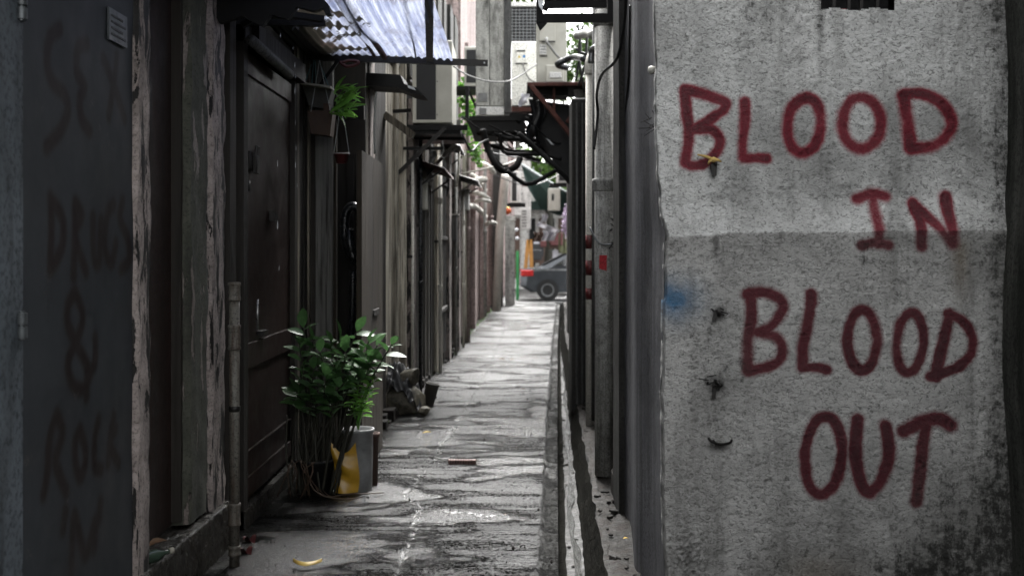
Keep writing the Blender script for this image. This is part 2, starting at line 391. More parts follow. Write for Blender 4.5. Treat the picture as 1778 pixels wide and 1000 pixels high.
# ------------------------------------------------------------------ plan of the alley
def lerp_t(tab):
    xs, ys = zip(*tab); return lambda d: float(np.interp(d, xs, ys))
LW = lerp_t([(0, -1.467), (7.6, -1.467), (8.58, -1.22), (10.3, -1.15), (16.7, -.92), (28, -.55), (31, -.2)])
RW = lerp_t([(0, .58), (5.2, .595), (6.25, .62), (7.5, .68), (11, .77), (14.2, .80), (20, 1.0), (31.5, 1.53)])
G1 = lerp_t([(0, .02), (5.2, .213), (8, .32), (17.5, .70), (31, 1.30)])
G2 = lerp_t([(0, .24), (5.2, .437), (8, .53), (11, .63), (15, .77), (20, .93), (31, 1.42)])

# ---- alley floor: poured concrete, wet, cracked; a real relief sheet
def floor_sheet():
    NX, NY = 320, 1120
    ys = np.concatenate([np.linspace(-3, 3.4, 40)[:-1], np.geomspace(3.4, 31.5, NY - 39)])
    U = np.linspace(0, 1, NX); NYY = len(ys)
    xr = np.array([G1(d) for d in ys]) - .0
    X = -1.8 + U[None, :] * (xr[:, None] + 1.8); Y = np.repeat(ys[:, None], NX, 1)
    far = np.clip((Y - 3) / 20, 0, 1)
    Z = (fbm(X * 1.3 + 5, Y * 1.1, 3, 3) - .5) * .022 + (fbm(X * 7, Y * 11, 11, 3) - .5) * .009 * (1 - .4 * far)
    Z = Z + (fbm(X * 9, Y * 30, 13, 3) - .5) * .003 * (.4 + fbm(X * 2, Y * 2, 14, 3)) + (fbm(X * 55, Y * 60, 16, 2) - .5) * .0045
    # cracks and casting joints
    def crack(pts, wd, dep):
        nonlocal Z
        D = stroke_dist(X + (fbm(X * 13, Y * 13, 31, 5) - .5) * .11, Y + (fbm(X * 13, Y * 13, 37, 5) - .5) * .14, pts)
        Z = Z - dep * np.exp(-(D / (wd * (.35 + .8 * fbm(X * 3, Y * 3, 44, 2)))) ** 2)
    g = lambda px, py: ((px - 889) * (1.5 * F / (py - 431)) / F, 1.5 * F / (py - 431))
    crack([g(680, 1000), g(735, 880), g(700, 860), g(752, 800), g(800, 720), g(850, 640), g(880, 560)], .010, .014)
    crack([g(755, 805), g(860, 800), g(945, 795)], .012, .014)
    crack([g(735, 880), g(800, 890), g(945, 905)], .012, .012)
    crack([g(660, 740), g(800, 735), g(960, 742)], .014, .013)
    crack([g(720, 668), g(860, 672), g(968, 668)], .02, .014)
    crack([g(790, 610), g(880, 606), g(968, 612)], .03, .018)
    crack([g(830, 563), g(900, 560), g(968, 566)], .05, .02)
    # slab edge, broken, along the gutter
    k = np.abs(X - (xr[:, None] - .088) + (fbm(Y * 5, Y * 0, 5, 3) - .5) * .04)
    Z = Z - .010 * np.exp(-(k / .008) ** 2)
    e = xr[:, None] - X
    Z = Z - sstep(.10, .06, e) * (.006 + .05 * fbm(X * 24, Y * 20, 8, 4))
    vs = np.stack([X, Y, Z], -1).reshape(-1, 3)
    idx = np.arange(NYY * NX).reshape(NYY, NX)
    f = np.stack([idx[:-1, :-1], idx[:-1, 1:], idx[1:, 1:], idx[1:, :-1]], -1).reshape(-1, 4)
    me = bpy.data.meshes.new('alley_path')
    me.vertices.add(len(vs)); me.vertices.foreach_set('co', vs.ravel().astype(np.float32))
    me.loops.add(f.size); me.loops.foreach_set('vertex_index', f.ravel().astype(np.int32))
    me.polygons.add(len(f)); me.polygons.foreach_set('loop_start', np.arange(0, f.size, 4, dtype=np.int32))
    me.update(calc_edges=True); me.validate(); me.shade_smooth()
    wet = fbm(X * 1.1 + 3, Y * 1.9, 21, 4); wet = sstep(.46, .62, wet)
    for (px_, py_, rx_, ry_) in ((740, 762, .42, .55), (810, 893, .30, .16), (560, 800, .35, .8), (500, 960, .45, .5), (640, 850, .3, .3), (940, 720, .12, 1.0)):
        cx_, cy_ = g(px_, py_); wet = np.maximum(wet, 1.5 * np.exp(-((X - cx_) / rx_) ** 2 - ((Y - cy_) / ry_) ** 2))
    at_ = me.attributes.new('wet', 'FLOAT', 'POINT'); at_.data.foreach_set('value', wet.ravel().astype(np.float32))
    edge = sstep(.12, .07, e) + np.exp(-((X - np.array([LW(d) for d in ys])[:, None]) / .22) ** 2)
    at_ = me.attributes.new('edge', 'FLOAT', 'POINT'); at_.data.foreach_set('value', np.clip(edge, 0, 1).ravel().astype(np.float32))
    t = NT('wet_concrete_path')
    v = t.coords((1, 1, 1), False); vr = t.coords((7, 40, 9), False)
    n1 = t.noise(v, 3.2, 8, .68); n2 = t.noise(v, 130, 3, .8); n3 = t.noise(vr, 1.0, 4, .6, 0)
    c = t.mix(t.ramp(n1, [(.32, 0), (.68, 1)]), (.025, .0248, .024), (.14, .139, .135))
    nb2 = t.noise(t.coords((1.1, 5, 3), False), 1.0, 5, .6, .2)
    wetn = t.math('ADD', t.math('MULTIPLY', t.attr('wet'), .22), t.math('ADD', t.math('MULTIPLY', n3, .14), t.math('MULTIPLY', nb2, .72)))
    wetn = t.math('ADD', wetn, t.math('MULTIPLY', t.math('SUBTRACT', n2, .5), .38))
    n5 = t.noise(t.coords((48, 40, 40), False), 1, 6, .85, 0); wetn = t.math('ADD', wetn, t.math('MULTIPLY', t.math('SUBTRACT', n5, .5), .62))
    wm = t.ramp(wetn, [(.44, 0), (.60, .95)])
    dry = t.math('SUBTRACT', 1.0, wm)
    c = t.mix(wm, c, (.006, .0058, .0054))
    c = t.mix(t.ramp(n2, [(.40, .9), (.50, 0)]), c, (.006, .006, .0055))
    gr = t.ramp(n5, [(.47, 0), (.54, 1)])
    c = t.mix(t.math('MULTIPLY', gr, .8), c, (.006, .006, .0055))
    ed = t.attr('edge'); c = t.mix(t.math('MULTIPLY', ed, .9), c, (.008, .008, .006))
    t.l(c, t.b.inputs['Base Color'])
    r = t.math('ADD', .08, t.math('MULTIPLY', dry, t.math('ADD', .13, t.math('MULTIPLY', n1, .34))))
    t.l(t.math('ADD', r, t.math('MULTIPLY', ed, .25)), t.b.inputs['Roughness']); t.b.inputs['IOR'].default_value = 1.55
    pit = t.ramp(n2, [(.38, .15), (.52, 1)]); pit = t.math('MULTIPLY', pit, t.math('SUBTRACT', 1.0, t.math('MULTIPLY', gr, .55))); t.l(t.math('MULTIPLY', pit, t.math('SUBTRACT', 1.0, t.math('MULTIPLY', ed, .8))), t.b.inputs['Specular IOR Level'])
    hh = t.math('MULTIPLY', t.math('ADD', n2, t.math('MULTIPLY', n5, 1.2)), t.math('ADD', t.math('MULTIPLY', dry, .65), .35)); h3 = t.math('MULTIPLY', n3, t.math('ADD', t.math('MULTIPLY', dry, .8), .2))
    nb = t.bump(hh, 1.0, .015); nb = t.bump(h3, .7, .010, nb); t.l(nb, t.b.inputs['Normal'])
    me.materials.append(t.m)
    o = bpy.data.objects.new('alley_path', me); C.objects.link(o); props(o, kind='structure'); o['label'] = 'wet cracked grey concrete path running down the alley'
    M['floor'] = t.m
floor_sheet()

def ribbon(name, fa, fb, za, zb, d0, d1, m, nd=260, nx=14, amp=.012, seed=3, label=None):
    ys = np.geomspace(d0 + 5, d1 + 5, nd) - 5; U = np.linspace(0, 1, nx)
    A = np.array([fa(d) for d in ys]); B = np.array([fb(d) for d in ys]); X = A[:, None] + U[None] * (B - A)[:, None]; Y = np.repeat(ys[:, None], nx, 1)
    Z = za + (zb - za) * U[None] + (fbm(X * 14, Y * 9, seed, 4) - .5) * amp * 2 + (fbm(X * 60, Y * 40, seed + 5, 2) - .5) * amp * .8
    X = X + (fbm(Y * 6 + U[None] * 3, Y * 0 + U[None] * 9, seed + 9, 4) - .5) * amp * 1.6
    mb = MB(); mb.v = [tuple(p) for p in np.stack([X, Y, Z], -1).reshape(-1, 3)]
    mb.f = [(j * nx + i, j * nx + i + 1, (j + 1) * nx + i + 1, (j + 1) * nx + i) for j in range(nd - 1) for i in range(nx - 1)]
    o = mb.build(name, m, smooth=True); props(o, label, kind='structure'); return o
M['gutter'] = weathered('wet_gutter_concrete', (.014, .013, .011), (.042, .038, .032), 14, (8, 8, 8), (.006, .006, .005), .7, (.3, .9), 1.0, .014, 40, spec=.5)
M['gutter_side'] = weathered('black_slime_and_bed_shade', (.010, .010, .008), (.020, .019, .016), 9, (8, 8, 8), (.006, .006, .005), .6, (.8, .95), 1.0, .012, 40, spec=.02)  # slimy drain walls, and the painted shade on the bed
ribbon('gutter', G1, lambda d: G1(d) + .006, -.012, -.26, -3, 31.5, M['gutter_side'], nx=5, amp=.004, label='left side of the open drain')
ribbon('gutter', lambda d: G1(d) + .004, lambda d: G1(d) + .052 + .006 * math.sin(d * 5), -.26, -.25, -3, 31.5, M['gutter_side'], nx=5, amp=.006, label='strip of drain bed coloured black for its shade')  # shaded part of the bed, its shade put into the colour
ribbon('gutter', lambda d: G1(d) + .048, lambda d: G2(d) - .07, -.24, -.22, -3, 31.5, M['gutter'], amp=.014, label='bed of the open drain')
ribbon('gutter', lambda d: G2(d) - .08, G2, -.235, 0, -3, 31.5, M['gutter_side'], nx=9, amp=.022, label='right side of the open drain')
ribbon('gutter_water', lambda d: G1(d) + .075 + .015 * math.sin(d * 2.3), lambda d: G1(d) + .115 + .018 * math.sin(d * 2.3 + .6) + .012 * math.sin(d * 9), -.218, -.218, -3, 31.5, M['water'], nx=10, amp=.001, label='thin water running in the drain')
M['kerb'] = weathered('wet_kerb_concrete', (.010, .009, .007), (.042, .034, .029), 18, (7, 7, 7), (.010, .010, .008), .6, (.5, .95), 1.0, .014, 50, spec=.2)
ribbon('kerb_ledge', G2, lambda d: RW(d) + .25, .0, .03, -3, 31.5, M['kerb'], nx=26, amp=.030, label='wet rubble ledge between drain and right wall')
g = MB().box(-60, 60, -30, 140, -.8, -.5); props(g.build('ground', M['dark_wall']), 'ground under the alley', kind='structure')
g = MB().grid(lambda u, v: (-30 + 60 * u, 31.5 + 12 * v, .0), 4, 4); props(g.build('street', M['floor']), 'bright wet cross street at the alley end', kind='structure')

# ------------------------------------------------------------------ graffiti wall (right)
WY = 4.45
def wx(px): return (px - 889) * WY / F
def wz(py): return 1.5 + (431 - py) * WY / F
def graffiti_wall():
    b = thing('graffiti_building', 'grey plastered building with red graffiti on its near wall', 'building', (.58, WY, 0))
    dx = .005; xs = np.arange(.565, 1.965, dx); zs = np.arange(-.12, 2.86, dx)
    X0, Z = np.meshgrid(xs, zs)
    py = 431 - (Z - 1.5) * F / WY
    edge = np.interp(py, [0, 100, 230, 300, 380, 410, 420, 560, 700, 850, 1000], [1137, 1138, 1140, 1142, 1148, 1156, 1153, 1151, 1147, 1149, 1155])
    edge = edge + (fbm(Z * 14, Z * 0 + 3, 71, 3) - .5) * 7
    ex = (edge - 889) * WY / F
    t_ = (X0 - xs[0]) / (xs[-1] - xs[0]); X = ex + t_ * (xs[-1] - ex)
    PX = 889 + X * F / WY
    # relief, metres toward the camera
    zstep = wz(np.interp(PX, [1150, 1235, 1260, 1740, 1780], [413, 409, 404, 401, 399])) + (fbm(X * 9, X * 0, 41, 3) - .5) * .012
    up = sstep(-.0018, .0018, Z - zstep)
    band = np.clip((Z - zstep) / .135, 0, 1)
    H = .050 * (1 - up) + up * .050 * (1 - band * .999) ** 1.25
    H = H + (fbm(X * 4, Z * 4, 51, 3) - .5) * .022 + (fbm(X * 26 + Z * 9, Z * 26 - X * 6, 55, 3) - .5) * .0065 + (fbm(X * 70, Z * 55, 58, 2) - .5) * .0035
    def blob(px, py_, rx, ry, h, n=.0, seed=1):
        q = ((PX - px) / rx) ** 2 + ((py - py_) / ry) ** 2
        k = np.exp(-q)
        if n: k = k * (1 + n * (fbm(X * 90, Z * 90, seed, 3) - .5) * 2)
        return h * k
    H = H - blob(1240, 430, 4, 24, .016, .8, 3) + blob(1246, 440, 5, 30, .010, 1.2, 4)
    H = H + blob(1188, 955, 28, 34, .013, 2.4, 7) - blob(1243, 668, 12, 10, .012, 1, 8) - blob(1240, 290, 8, 12, .012) - blob(1245, 775, 18, 8, .008)
    H = H - blob(1245, 545, 7, 9, .012, 1, 12) + blob(1250, 800, 60, 60, .006)
    # hairline crack through the B and pitted holes
    D = stroke_dist(X, Z + (fbm(X * 30, Z * 0, 81, 3) - .5) * .02, [(wx(1143), wz(232)), (wx(1180), wz(238)), (wx(1232), wz(245)), (wx(1242), wz(232))])
    H = H - .004 * np.exp(-(D / .003) ** 2)
    pit = fbm(X * 38, Z * 30, 91, 2); H = H - .006 * sstep(.77, .84, pit)
    H[:, 0] = -.10; X[:, 0] = X[:, 1] + .003      # the sheet turns round the corner
    vs = np.stack([X, WY - H, Z], -1).reshape(-1, 3) - np.array([.58, WY, 0])
    ny, nx = X.shape; idx = np.arange(nx * ny).reshape(ny, nx)
    f = np.stack([idx[:-1, :-1], idx[:-1, 1:], idx[1:, 1:], idx[1:, :-1]], -1).reshape(-1, 4)
    # cut the small barred opening out of the sheet
    cx = (PX[:-1, :-1] > 1424) & (PX[:-1, :-1] < 1553) & (py[:-1, :-1] < 17 + 2 * np.sin(PX[:-1, :-1] * .09)) & (py[:-1, :-1] > -60)
    f = f[~cx.ravel()]
    me = bpy.data.meshes.new('wall'); me.vertices.add(len(vs)); me.vertices.foreach_set('co', vs.ravel().astype(np.float32))
    me.loops.add(f.size); me.loops.foreach_set('vertex_index', f.ravel().astype(np.int32))
    me.polygons.add(len(f)); me.polygons.foreach_set('loop_start', np.arange(0, f.size, 4, dtype=np.int32))
    me.update(calc_edges=True); me.validate(); me.shade_smooth()
    # spray paint: soft edged strokes
    a = lambda pts: [((x / 2.084 + 1120), y / 2.084) for x, y in pts]
    b2 = lambda pts: [((x / 2.084 + 1120), y / 2.084 + 520) for x, y in pts]
    st = []
    A = lambda p, w_=17: st.append((smooth_poly(a(p)), w_)); B = lambda p, w_=15: st.append((smooth_poly(b2(p)), w_))
    L = lambda p, w_=17: st.append((a(p), w_)); LB = lambda p, w_=15: st.append((b2(p), w_))
    A([(143, 325), (150, 400), (158, 470), (152, 540), (145, 590)], 18)
    A([(143, 325), (215, 343), (285, 368), (288, 395), (240, 430), (178, 468)], 18)
    A([(178, 468), (240, 470), (270, 505), (262, 550), (225, 588), (180, 602), (145, 590)], 17)
    A([(362, 370), (360, 450), (354, 520), (358, 575)], 18); A([(358, 577), (400, 574), (440, 573)], 16)
    A(ell(577, 455, 62, 100, .06), 19); A(ell(783, 446, 71, 92, 0), 20)
    A([(936, 345), (950, 430), (962, 535)], 22); A([(936, 342), (1000, 340), (1070, 372), (1108, 430), (1095, 490), (1040, 528), (962, 538)], 20)
    A([(768, 720), (820, 702), (868, 712)], 20); L([(825, 712), (832, 780), (838, 840), (828, 880)], 19); A([(768, 886), (820, 876), (866, 886)], 17)
    L([(968, 738), (985, 800), (985, 890)], 19); L([(968, 738), (1040, 812), (1098, 885)], 18); L([(1086, 710), (1092, 790), (1100, 885)], 20)
    B([(372, -10), (375, 80), (362, 160), (362, 250)], 20); B([(360, -20), (420, -28), (480, 0), (480, 50), (440, 95), (400, 118)], 19)
    B([(400, 118), (460, 130), (485, 170), (470, 215), (420, 240), (362, 250)], 19)
    B([(590, -20), (578, 80), (560, 170), (558, 240)], 19); B([(558, 244), (610, 240), (645, 250)], 17)
    B(ell(771, 142, 52, 108), 18); B(ell(941, 152, 48, 108, .05), 17)
    LB([(1082, 50), (1062, 160), (1035, 272)], 19); B([(1075, 48), (1130, 75), (1165, 130), (1158, 200), (1105, 245), (1015, 274)], 16)
    B(ell(632, 555, 66, 140, .06), 18); B([(755, 428), (745, 540), (765, 645), (800, 688), (850, 630), (868, 540), (855, 450)], 20)
    B([(920, 468), (990, 432), (1050, 425), (1092, 452)], 22); LB([(1000, 430), (985, 560), (965, 720)], 20)
    P = np.zeros(X.shape)
    jit = (fbm(X * 60, Z * 60, 61, 3) - .5) * 2.4 + (fbm(X * 14, Z * 14, 63, 3) - .5) * 5
    for pts, wd in st:
        wd = wd / 2.084
        xs_ = [p[0] for p in pts]; ys_ = [p[1] for p in pts]
        m = (PX > min(xs_) - 30) & (PX < max(xs_) + 30) & (py > min(ys_) - 30) & (py < max(ys_) + 30)
        d = stroke_dist(PX[m] + jit[m], py[m] + jit[m], pts)
        dens = .88 + .24 * (vnoise(X[m] * 9, Z[m] * 9, 67) - .5) * 2; v = (1 - sstep(wd * .35, wd * 1.8, d)) * dens
        P[m] = np.maximum(P[m], np.clip(v, 0, 1))
    mould_and_shade = np.zeros(X.shape)
    mould_and_shade += .95 * np.exp(-((PX - 1700) / 150) ** 2 - ((py - 960) / 170) ** 2)
    mould_and_shade += .6 * sstep(900, 1010, py) * sstep(1380, 1600, PX)
    mould_and_shade += .75 * np.exp(-((PX - 1424) / 9) ** 2) * sstep(190, 20, py) + .5 * np.exp(-((PX - 1456) / 12) ** 2) * sstep(200, 60, py)
    mould_and_shade += .45 * np.exp(-((PX - 1310) / 45) ** 2) * sstep(230, 0, py) + .5 * np.exp(-((PX - 1530) / 14) ** 2) * sstep(120, 10, py)
    mould_and_shade += .55 * np.exp(-((PX - 1250) / 55) ** 2 - ((py - 640) / 130) ** 2) + .45 * np.exp(-((PX - 1165) / 30) ** 2 - ((py - 90) / 60) ** 2)
    mould_and_shade += .95 * sstep(1670, 1760, PX) + .35 * sstep(1640, 1740, PX) * sstep(120, 0, py)  # shade towards the right edge, painted in along with the mould
    mould_and_shade += .35 * np.exp(-((PX - 1350) / 90) ** 2 - ((py - 980) / 60) ** 2) + .3 * sstep(403, 412, py) * sstep(520, 420, py)
    mould_and_shade *= .6 + .9 * fbm(X * 16, Z * 5, 101, 4)
    scar = blob(1240, 290, 7, 12, .9) + blob(1243, 668, 11, 10, 1) + blob(1245, 772, 16, 8, .8) + blob(1245, 545, 7, 10, 1) + blob(1240, 430, 3, 24, .6)
    lower = 1 - up
    blue = np.exp(-((PX - 1165) / 42) ** 2 - ((py - 520) / 34) ** 2) * (.5 + fbm(X * 20, Z * 20, 77, 3))
    tape = ((np.abs((PX - 1310) - (py - 765) * .4) < 4.5) & (np.abs(py - 765) < 16)).astype(float) * (fbm(X * 60, Z * 60, 5, 2) > .38)
    rustm = np.exp(-((PX - 1660) / 14) ** 2) * sstep(405, 430, py) * sstep(560, 440, py) + .8 * np.exp(-((PX - 1420) / 60) ** 2 - ((py - 985) / 26) ** 2)
    for nme, arr in (('paint', P), ('mould_and_shade', np.clip(mould_and_shade, 0, 1.3)), ('scar', np.clip(scar, 0, 1)), ('lower', lower), ('blue', np.clip(blue, 0, 1)), ('tape', tape), ('ochre', rustm)):
        at_ = me.attributes.new(nme, 'FLOAT', 'POINT'); at_.data.foreach_set('value', np.asarray(arr).ravel().astype(np.float32))
    t = NT('graffiti_plaster')
    v = t.coords((1, 1, 1), False); vs_ = t.coords((30, 30, 3.2), False); vd = t.coords((55, 55, 85), False)
    n1 = t.noise(v, 2.4, 7, .62); n2 = t.noise(v, 75, 5, .72); ns = t.noise(vs_, 1, 6, .72); nd = t.noise(vd, 1, 4, .65, 1.2); nf = t.noise(v, 26, 6, .78)
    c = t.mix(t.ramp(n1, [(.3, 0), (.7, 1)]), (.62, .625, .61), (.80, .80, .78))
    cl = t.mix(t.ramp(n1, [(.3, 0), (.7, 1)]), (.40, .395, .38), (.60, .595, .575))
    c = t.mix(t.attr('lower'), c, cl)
    c = t.mix(t.ramp(nd, [(.36, .7), (.5, 0)]), c, (.11, .11, .10))
    c = t.mix(t.math('MULTIPLY', t.attr('ochre'), .5), c, (.20, .13, .05))
    c = t.mix(t.math('MULTIPLY', t.attr('blue'), .85), c, (.02, .13, .27))
    pa = t.attr('paint'); sp = t.noise(v, 210, 2, .6); pm = t.math('MULTIPLY', pa, t.math('ADD', .62, t.math('MULTIPLY', sp, .62)))
    pm = t.math('MULTIPLY', pm, t.ramp(nd, [(.25, .7), (.42, 1)]))
    dots = t.math('MULTIPLY', t.ramp(t.noise(v, 240, 2, .5), [(.60, 0), (.66, 1)]), t.ramp(pa, [(.01, 0), (.12, .5)])); pm = t.math('MAXIMUM', pm, dots)
    pcol = t.mix(t.ramp(pm, [(.5, 0), (1, 1)]), (.24, .011, .028), (.07, .004, .010))
    pcol = t.mix(t.math('MULTIPLY', t.attr('lower'), .6), pcol, (.035, .006, .010))
    nl = t.noise(t.coords((1.4, 1, .9), False), 1.6, 5, .6, .5); c = t.mix(t.ramp(nl, [(.48, 0), (.68, .6)]), c, (.13, .128, .12)); nv = t.noise(t.coords((7, 7, .7), False), 1, 6, .7); c = t.mix(t.ramp(nv, [(.52, 0), (.72, .55)]), c, (.10, .10, .09))
    c = t.mix(t.ramp(pm, [(.02, 0), (.22, .30), (.62, .95)]), c, pcol)
    k = t.math('ADD', t.math('MULTIPLY', t.attr('mould_and_shade'), .15), t.math('ADD', t.math('MULTIPLY', nf, .65), t.math('MULTIPLY', ns, .35)))
    gd = t.ramp(t.attr('mould_and_shade'), [(.15, 0), (1, .62)]); c = t.mix(gd, c, (.10, .10, .09))
    fs2 = t.noise(t.coords((60, 60, 34), False), 1, 6, .8); k = t.math('ADD', k, t.math('MULTIPLY', t.math('SUBTRACT', fs2, .5), .35))
    c = t.mix(t.ramp(k, [(.59, 0), (.72, .85)]), c, (.014, .014, .012)); t.b.inputs['Specular IOR Level'].default_value = .2
    c = t.mix(t.attr('scar'), c, (.012, .011, .010)); c = t.mix(t.attr('tape'), c, (.5, .5, .48))
    t.l(c, t.b.inputs['Base Color']); t.b.inputs['Roughness'].default_value = .78
    nb = t.bump(n2, 1.0, .006); nb = t.bump(nd, 1.0, .010, nb); nb = t.bump(nf, .8, .012, nb); t.l(nb, t.b.inputs['Normal'])
    me.materials.append(t.m); M['plaster'] = t.m
    o = bpy.data.objects.new('wall', me); C.objects.link(o); o.parent = b
    o['label'] = 'grey plaster wall sprayed BLOOD IN BLOOD OUT in dark red'
    # wall above, side wall along the alley, body behind
    MB().box(.58, 1.965, WY + .002, WY + .25, 2.85, 7).build('upper_wall', t.m, b)
    def side(u, v):
        d = WY + u * 1.9; z = -.15 + 7 * v
        x = ((float(np.interp(431 - (z - 1.5) * F / WY, [0, 100, 230, 300, 380, 410, 420, 560, 700, 850, 1000], [1137, 1138, 1140, 1142, 1148, 1156, 1153, 1151, 1147, 1149, 1155])) + (vnoise(np.array(z * 14), np.array(3.), 71) - .5) * 5 - 1146) * (1 - u) ** 4 + 1146 - 889) * WY / F + .004 + u * .045
        x += .012 * math.sin(u * 9) - .02 * math.exp(-((u - .42) / .12) ** 2) + (rnd.random() - .5) * .003
        return (x, d + .03, z)
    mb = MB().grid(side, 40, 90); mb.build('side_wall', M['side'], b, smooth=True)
    MB().box(.60, .75, WY + 1.93, WY + 2.3, -.15, 7).build('rear_corner', M['dark_wall'], b)
    MB().box(.75, 6, WY + .4, WY + .6, -.15, 7).build('inner_wall', M['dark_wall'], b)
    # barred opening
    MB().box(wx(1415), wx(1560), WY + .12, WY + .15, wz(25), wz(-60)).build('vent_back', M['hole'], b)
    fr = MB().box(wx(1420), wx(1558), WY + .015, WY + .12, wz(22), wz(17)); fr.build('sill', M['dark_wall'], b)
    for px in (1452, 1478, 1500, 1528):
        MB().bar((wx(px), WY + .04, wz(20)), (wx(px + 3), WY + .04, wz(-60)), .012).build('bar', M['iron'], b)
    MB().box(wx(1463), wx(1474), WY + .03, WY + .05, wz(17), wz(13)).build('rag_scrap', M['sticker_red'], b)
    return b
GW = graffiti_wall()
rw = thing('return_wall', 'dark mossy wall closing the right edge beside the graffiti', 'wall', (1.93, 3.5, 0))
MB().grid(lambda u, v: (1.925 + .02 * math.sin(v * 23) * u + .012 * math.sin(u * 17 + v * 5), 1.2 + (WY - 1.18) * u, -.15 + 6.4 * v), 30, 60).build('wall_face', M['mossy'], rw, smooth=True)
MB().box(1.96, 5, 1.2, WY + .38, -.15, 6.2).build('wall_body', M['dark_wall'], rw)

# fittings on the graffiti wall
def hook(name, label, px, py, cat, s=1):
    p = at(px, py, WY - (.012 if py < 350 else .058)); th = thing(name, label, cat, p)
    MB().tube([p + Vector((0, .03, 0)), p + Vector((0, -.03 * s, .002)), p + Vector((.012 * s, -.035 * s, -.012 * s))], .006 * s, 8).build('bolt', M['iron'], th, smooth=True)
    return th, p
th, p = hook('wall_hook', 'rusty hook holding a knotted yellow rag under the first red B', 1238, 284, 'hook', .8)
MB().prism([p + Vector(q) for q in ((-.012, -.02, -.004), (.014, -.02, .004), (.010, -.018, -.05), (-.004, -.018, -.052))], (0, .02, 0)).build('bracket', M['iron'], th)
rg = MB()
k = p + Vector((-.004, -.034, .012))
rg.lathe(k, [(.002, -.011), (.010, -.007), (.013, 0), (.010, .007), (.002, .011)], 10)
rg.tube([k, k + Vector((-.030, -.004, .012)), k + Vector((-.062, .004, .020))], [.007, .006, .003], 7)
rg.tube([k, k + Vector((.016, -.006, -.002)), k + Vector((.030, 0, -.008))], [.008, .006, .003], 7)
rg.tube([k, k + Vector((-.018, -.006, -.008)), k + Vector((-.021, 0, -.018))], [.006, .005, .003], 7)
alone(rg.build('rag', M['rag'], smooth=True), 'small knotted yellow rag tied round the hook in the red B', 'rag')
for (px, py, lab, s) in ((1244, 540, 'short rusty bolt stub beside the blue paint smear', .8), (1243, 662, 'broken rusty bracket sticking out left of the lower BLOOD lettering', 1.3)):
    th, p = hook('iron_stub', lab, px, py, 'bracket', s)
    m = MB(); rr = random.Random(px + py)
    for i in range(5):
        q = p + Vector((rr.uniform(-.03, .03) * s, -.012, rr.uniform(-.02, .016) * s)); m.bar(q, q + Vector((rr.uniform(-.03, .045) * s, -.012, rr.uniform(-.012, .010) * s)), .007, .004)
    m.bar(p + Vector((-.005, -.012, 0)), p + Vector((-.012, -.014, -.05 * s)), .014, .008); m.build('plate', M['iron'], th)
th, p = hook('iron_hook', 'bent black pipe hook with frayed wire low on the graffiti wall', 1238, 765, 'hook', .8)
MB().tube([at(1228, 758, WY - .045), at(1236, 766, WY - .075), at(1252, 771, WY - .08), at(1268, 768, WY - .065), at(1270, 760, WY - .045)], .005, 8, smooth=4).build('bar', M['iron'], th, smooth=True)

# ------------------------------------------------------------------ left wall
LX = -1.467
def lp(px, py, x=LX):        # a point of the photograph on the left wall plane
    d = -x * F / (889 - px); return Vector((x, d, 1.5 + (431 - py) * d / F))
def ldep(px, x=LX): return -x * F / (889 - px)
lb = thing('left_building', 'dark old building of doors and peeling piers along the left side', 'building', (LX, 5, 0))
MB().box(-2.3, -1.56, -.5, 10.2, -.15, 6.3).build('wall', M['dark_wall'], lb)
# peeling jamb after the blue door
def rough_strip(x, d0, d1, z0, z1, seed, amp=.006, nu=10, nv=160, depth=.10):
    mb = MB(); rr = np.random.RandomState(seed)
    U, V = np.meshgrid(np.linspace(0, 1, nu + 1), np.linspace(0, 1, nv + 1))
    Y = d0 + (d1 - d0) * U; Z = z0 + (z1 - z0) * V
    wob = (fbm(Z * 7, Z * 0 + seed, seed, 4) - .5) * .035
    Y = Y + wob * (U - .5) * 2
    Xx = x + (fbm(Y * 16, Z * 9, seed + 4, 4) - .5) * amp * 3
    Xx[:, 0] = x - depth; Xx[:, -1] = x - depth
    mb.v = [tuple(p) for p in np.stack([Xx, Y, Z], -1).reshape(-1, 3)]
    n = nu + 1; mb.f = [(j * n + i, j * n + i + 1, (j + 1) * n + i + 1, (j + 1) * n + i) for j in range(nv) for i in range(nu)]
    return mb
rough_strip(LX + .035, ldep(221), ldep(247), .0, 4.2, 4).build('jamb', M['peel'], lb, smooth=True, label='narrow jamb of flaking pale plaster')
# recessed dark red panel
pd0, pd1 = ldep(247), ldep(330)
MB().box(-1.57, -1.545, pd0, pd1 + .1, .25, 4.2).build('panel', M['door_red'], lb, label='dark red boarded panel set back above the ledge')
MB().box(-1.56, -1.50, pd1 - .03, pd1 + .01, .26, 4.2).build('panel_frame', M['wood_dark'], lb)
# plaster pier in two faces
rough_strip(LX, ldep(328), ldep(362), .24, 4.2, 14, .010, 12).build('pier', M['pier'], lb, smooth=True, label='green grey pier with pink plaster showing through')
rough_strip(LX + .012, ldep(362), ldep(388), .0, 4.2, 15, .008, 10).build('pier', M['peel'], lb, smooth=True, label='rough pier with flaking plaster edge beside the rusty pipe')
MB().box(-1.56, -1.44, ldep(390), ldep(401), 0, 4.2).build('door_post', M['wood_dark'], lb)
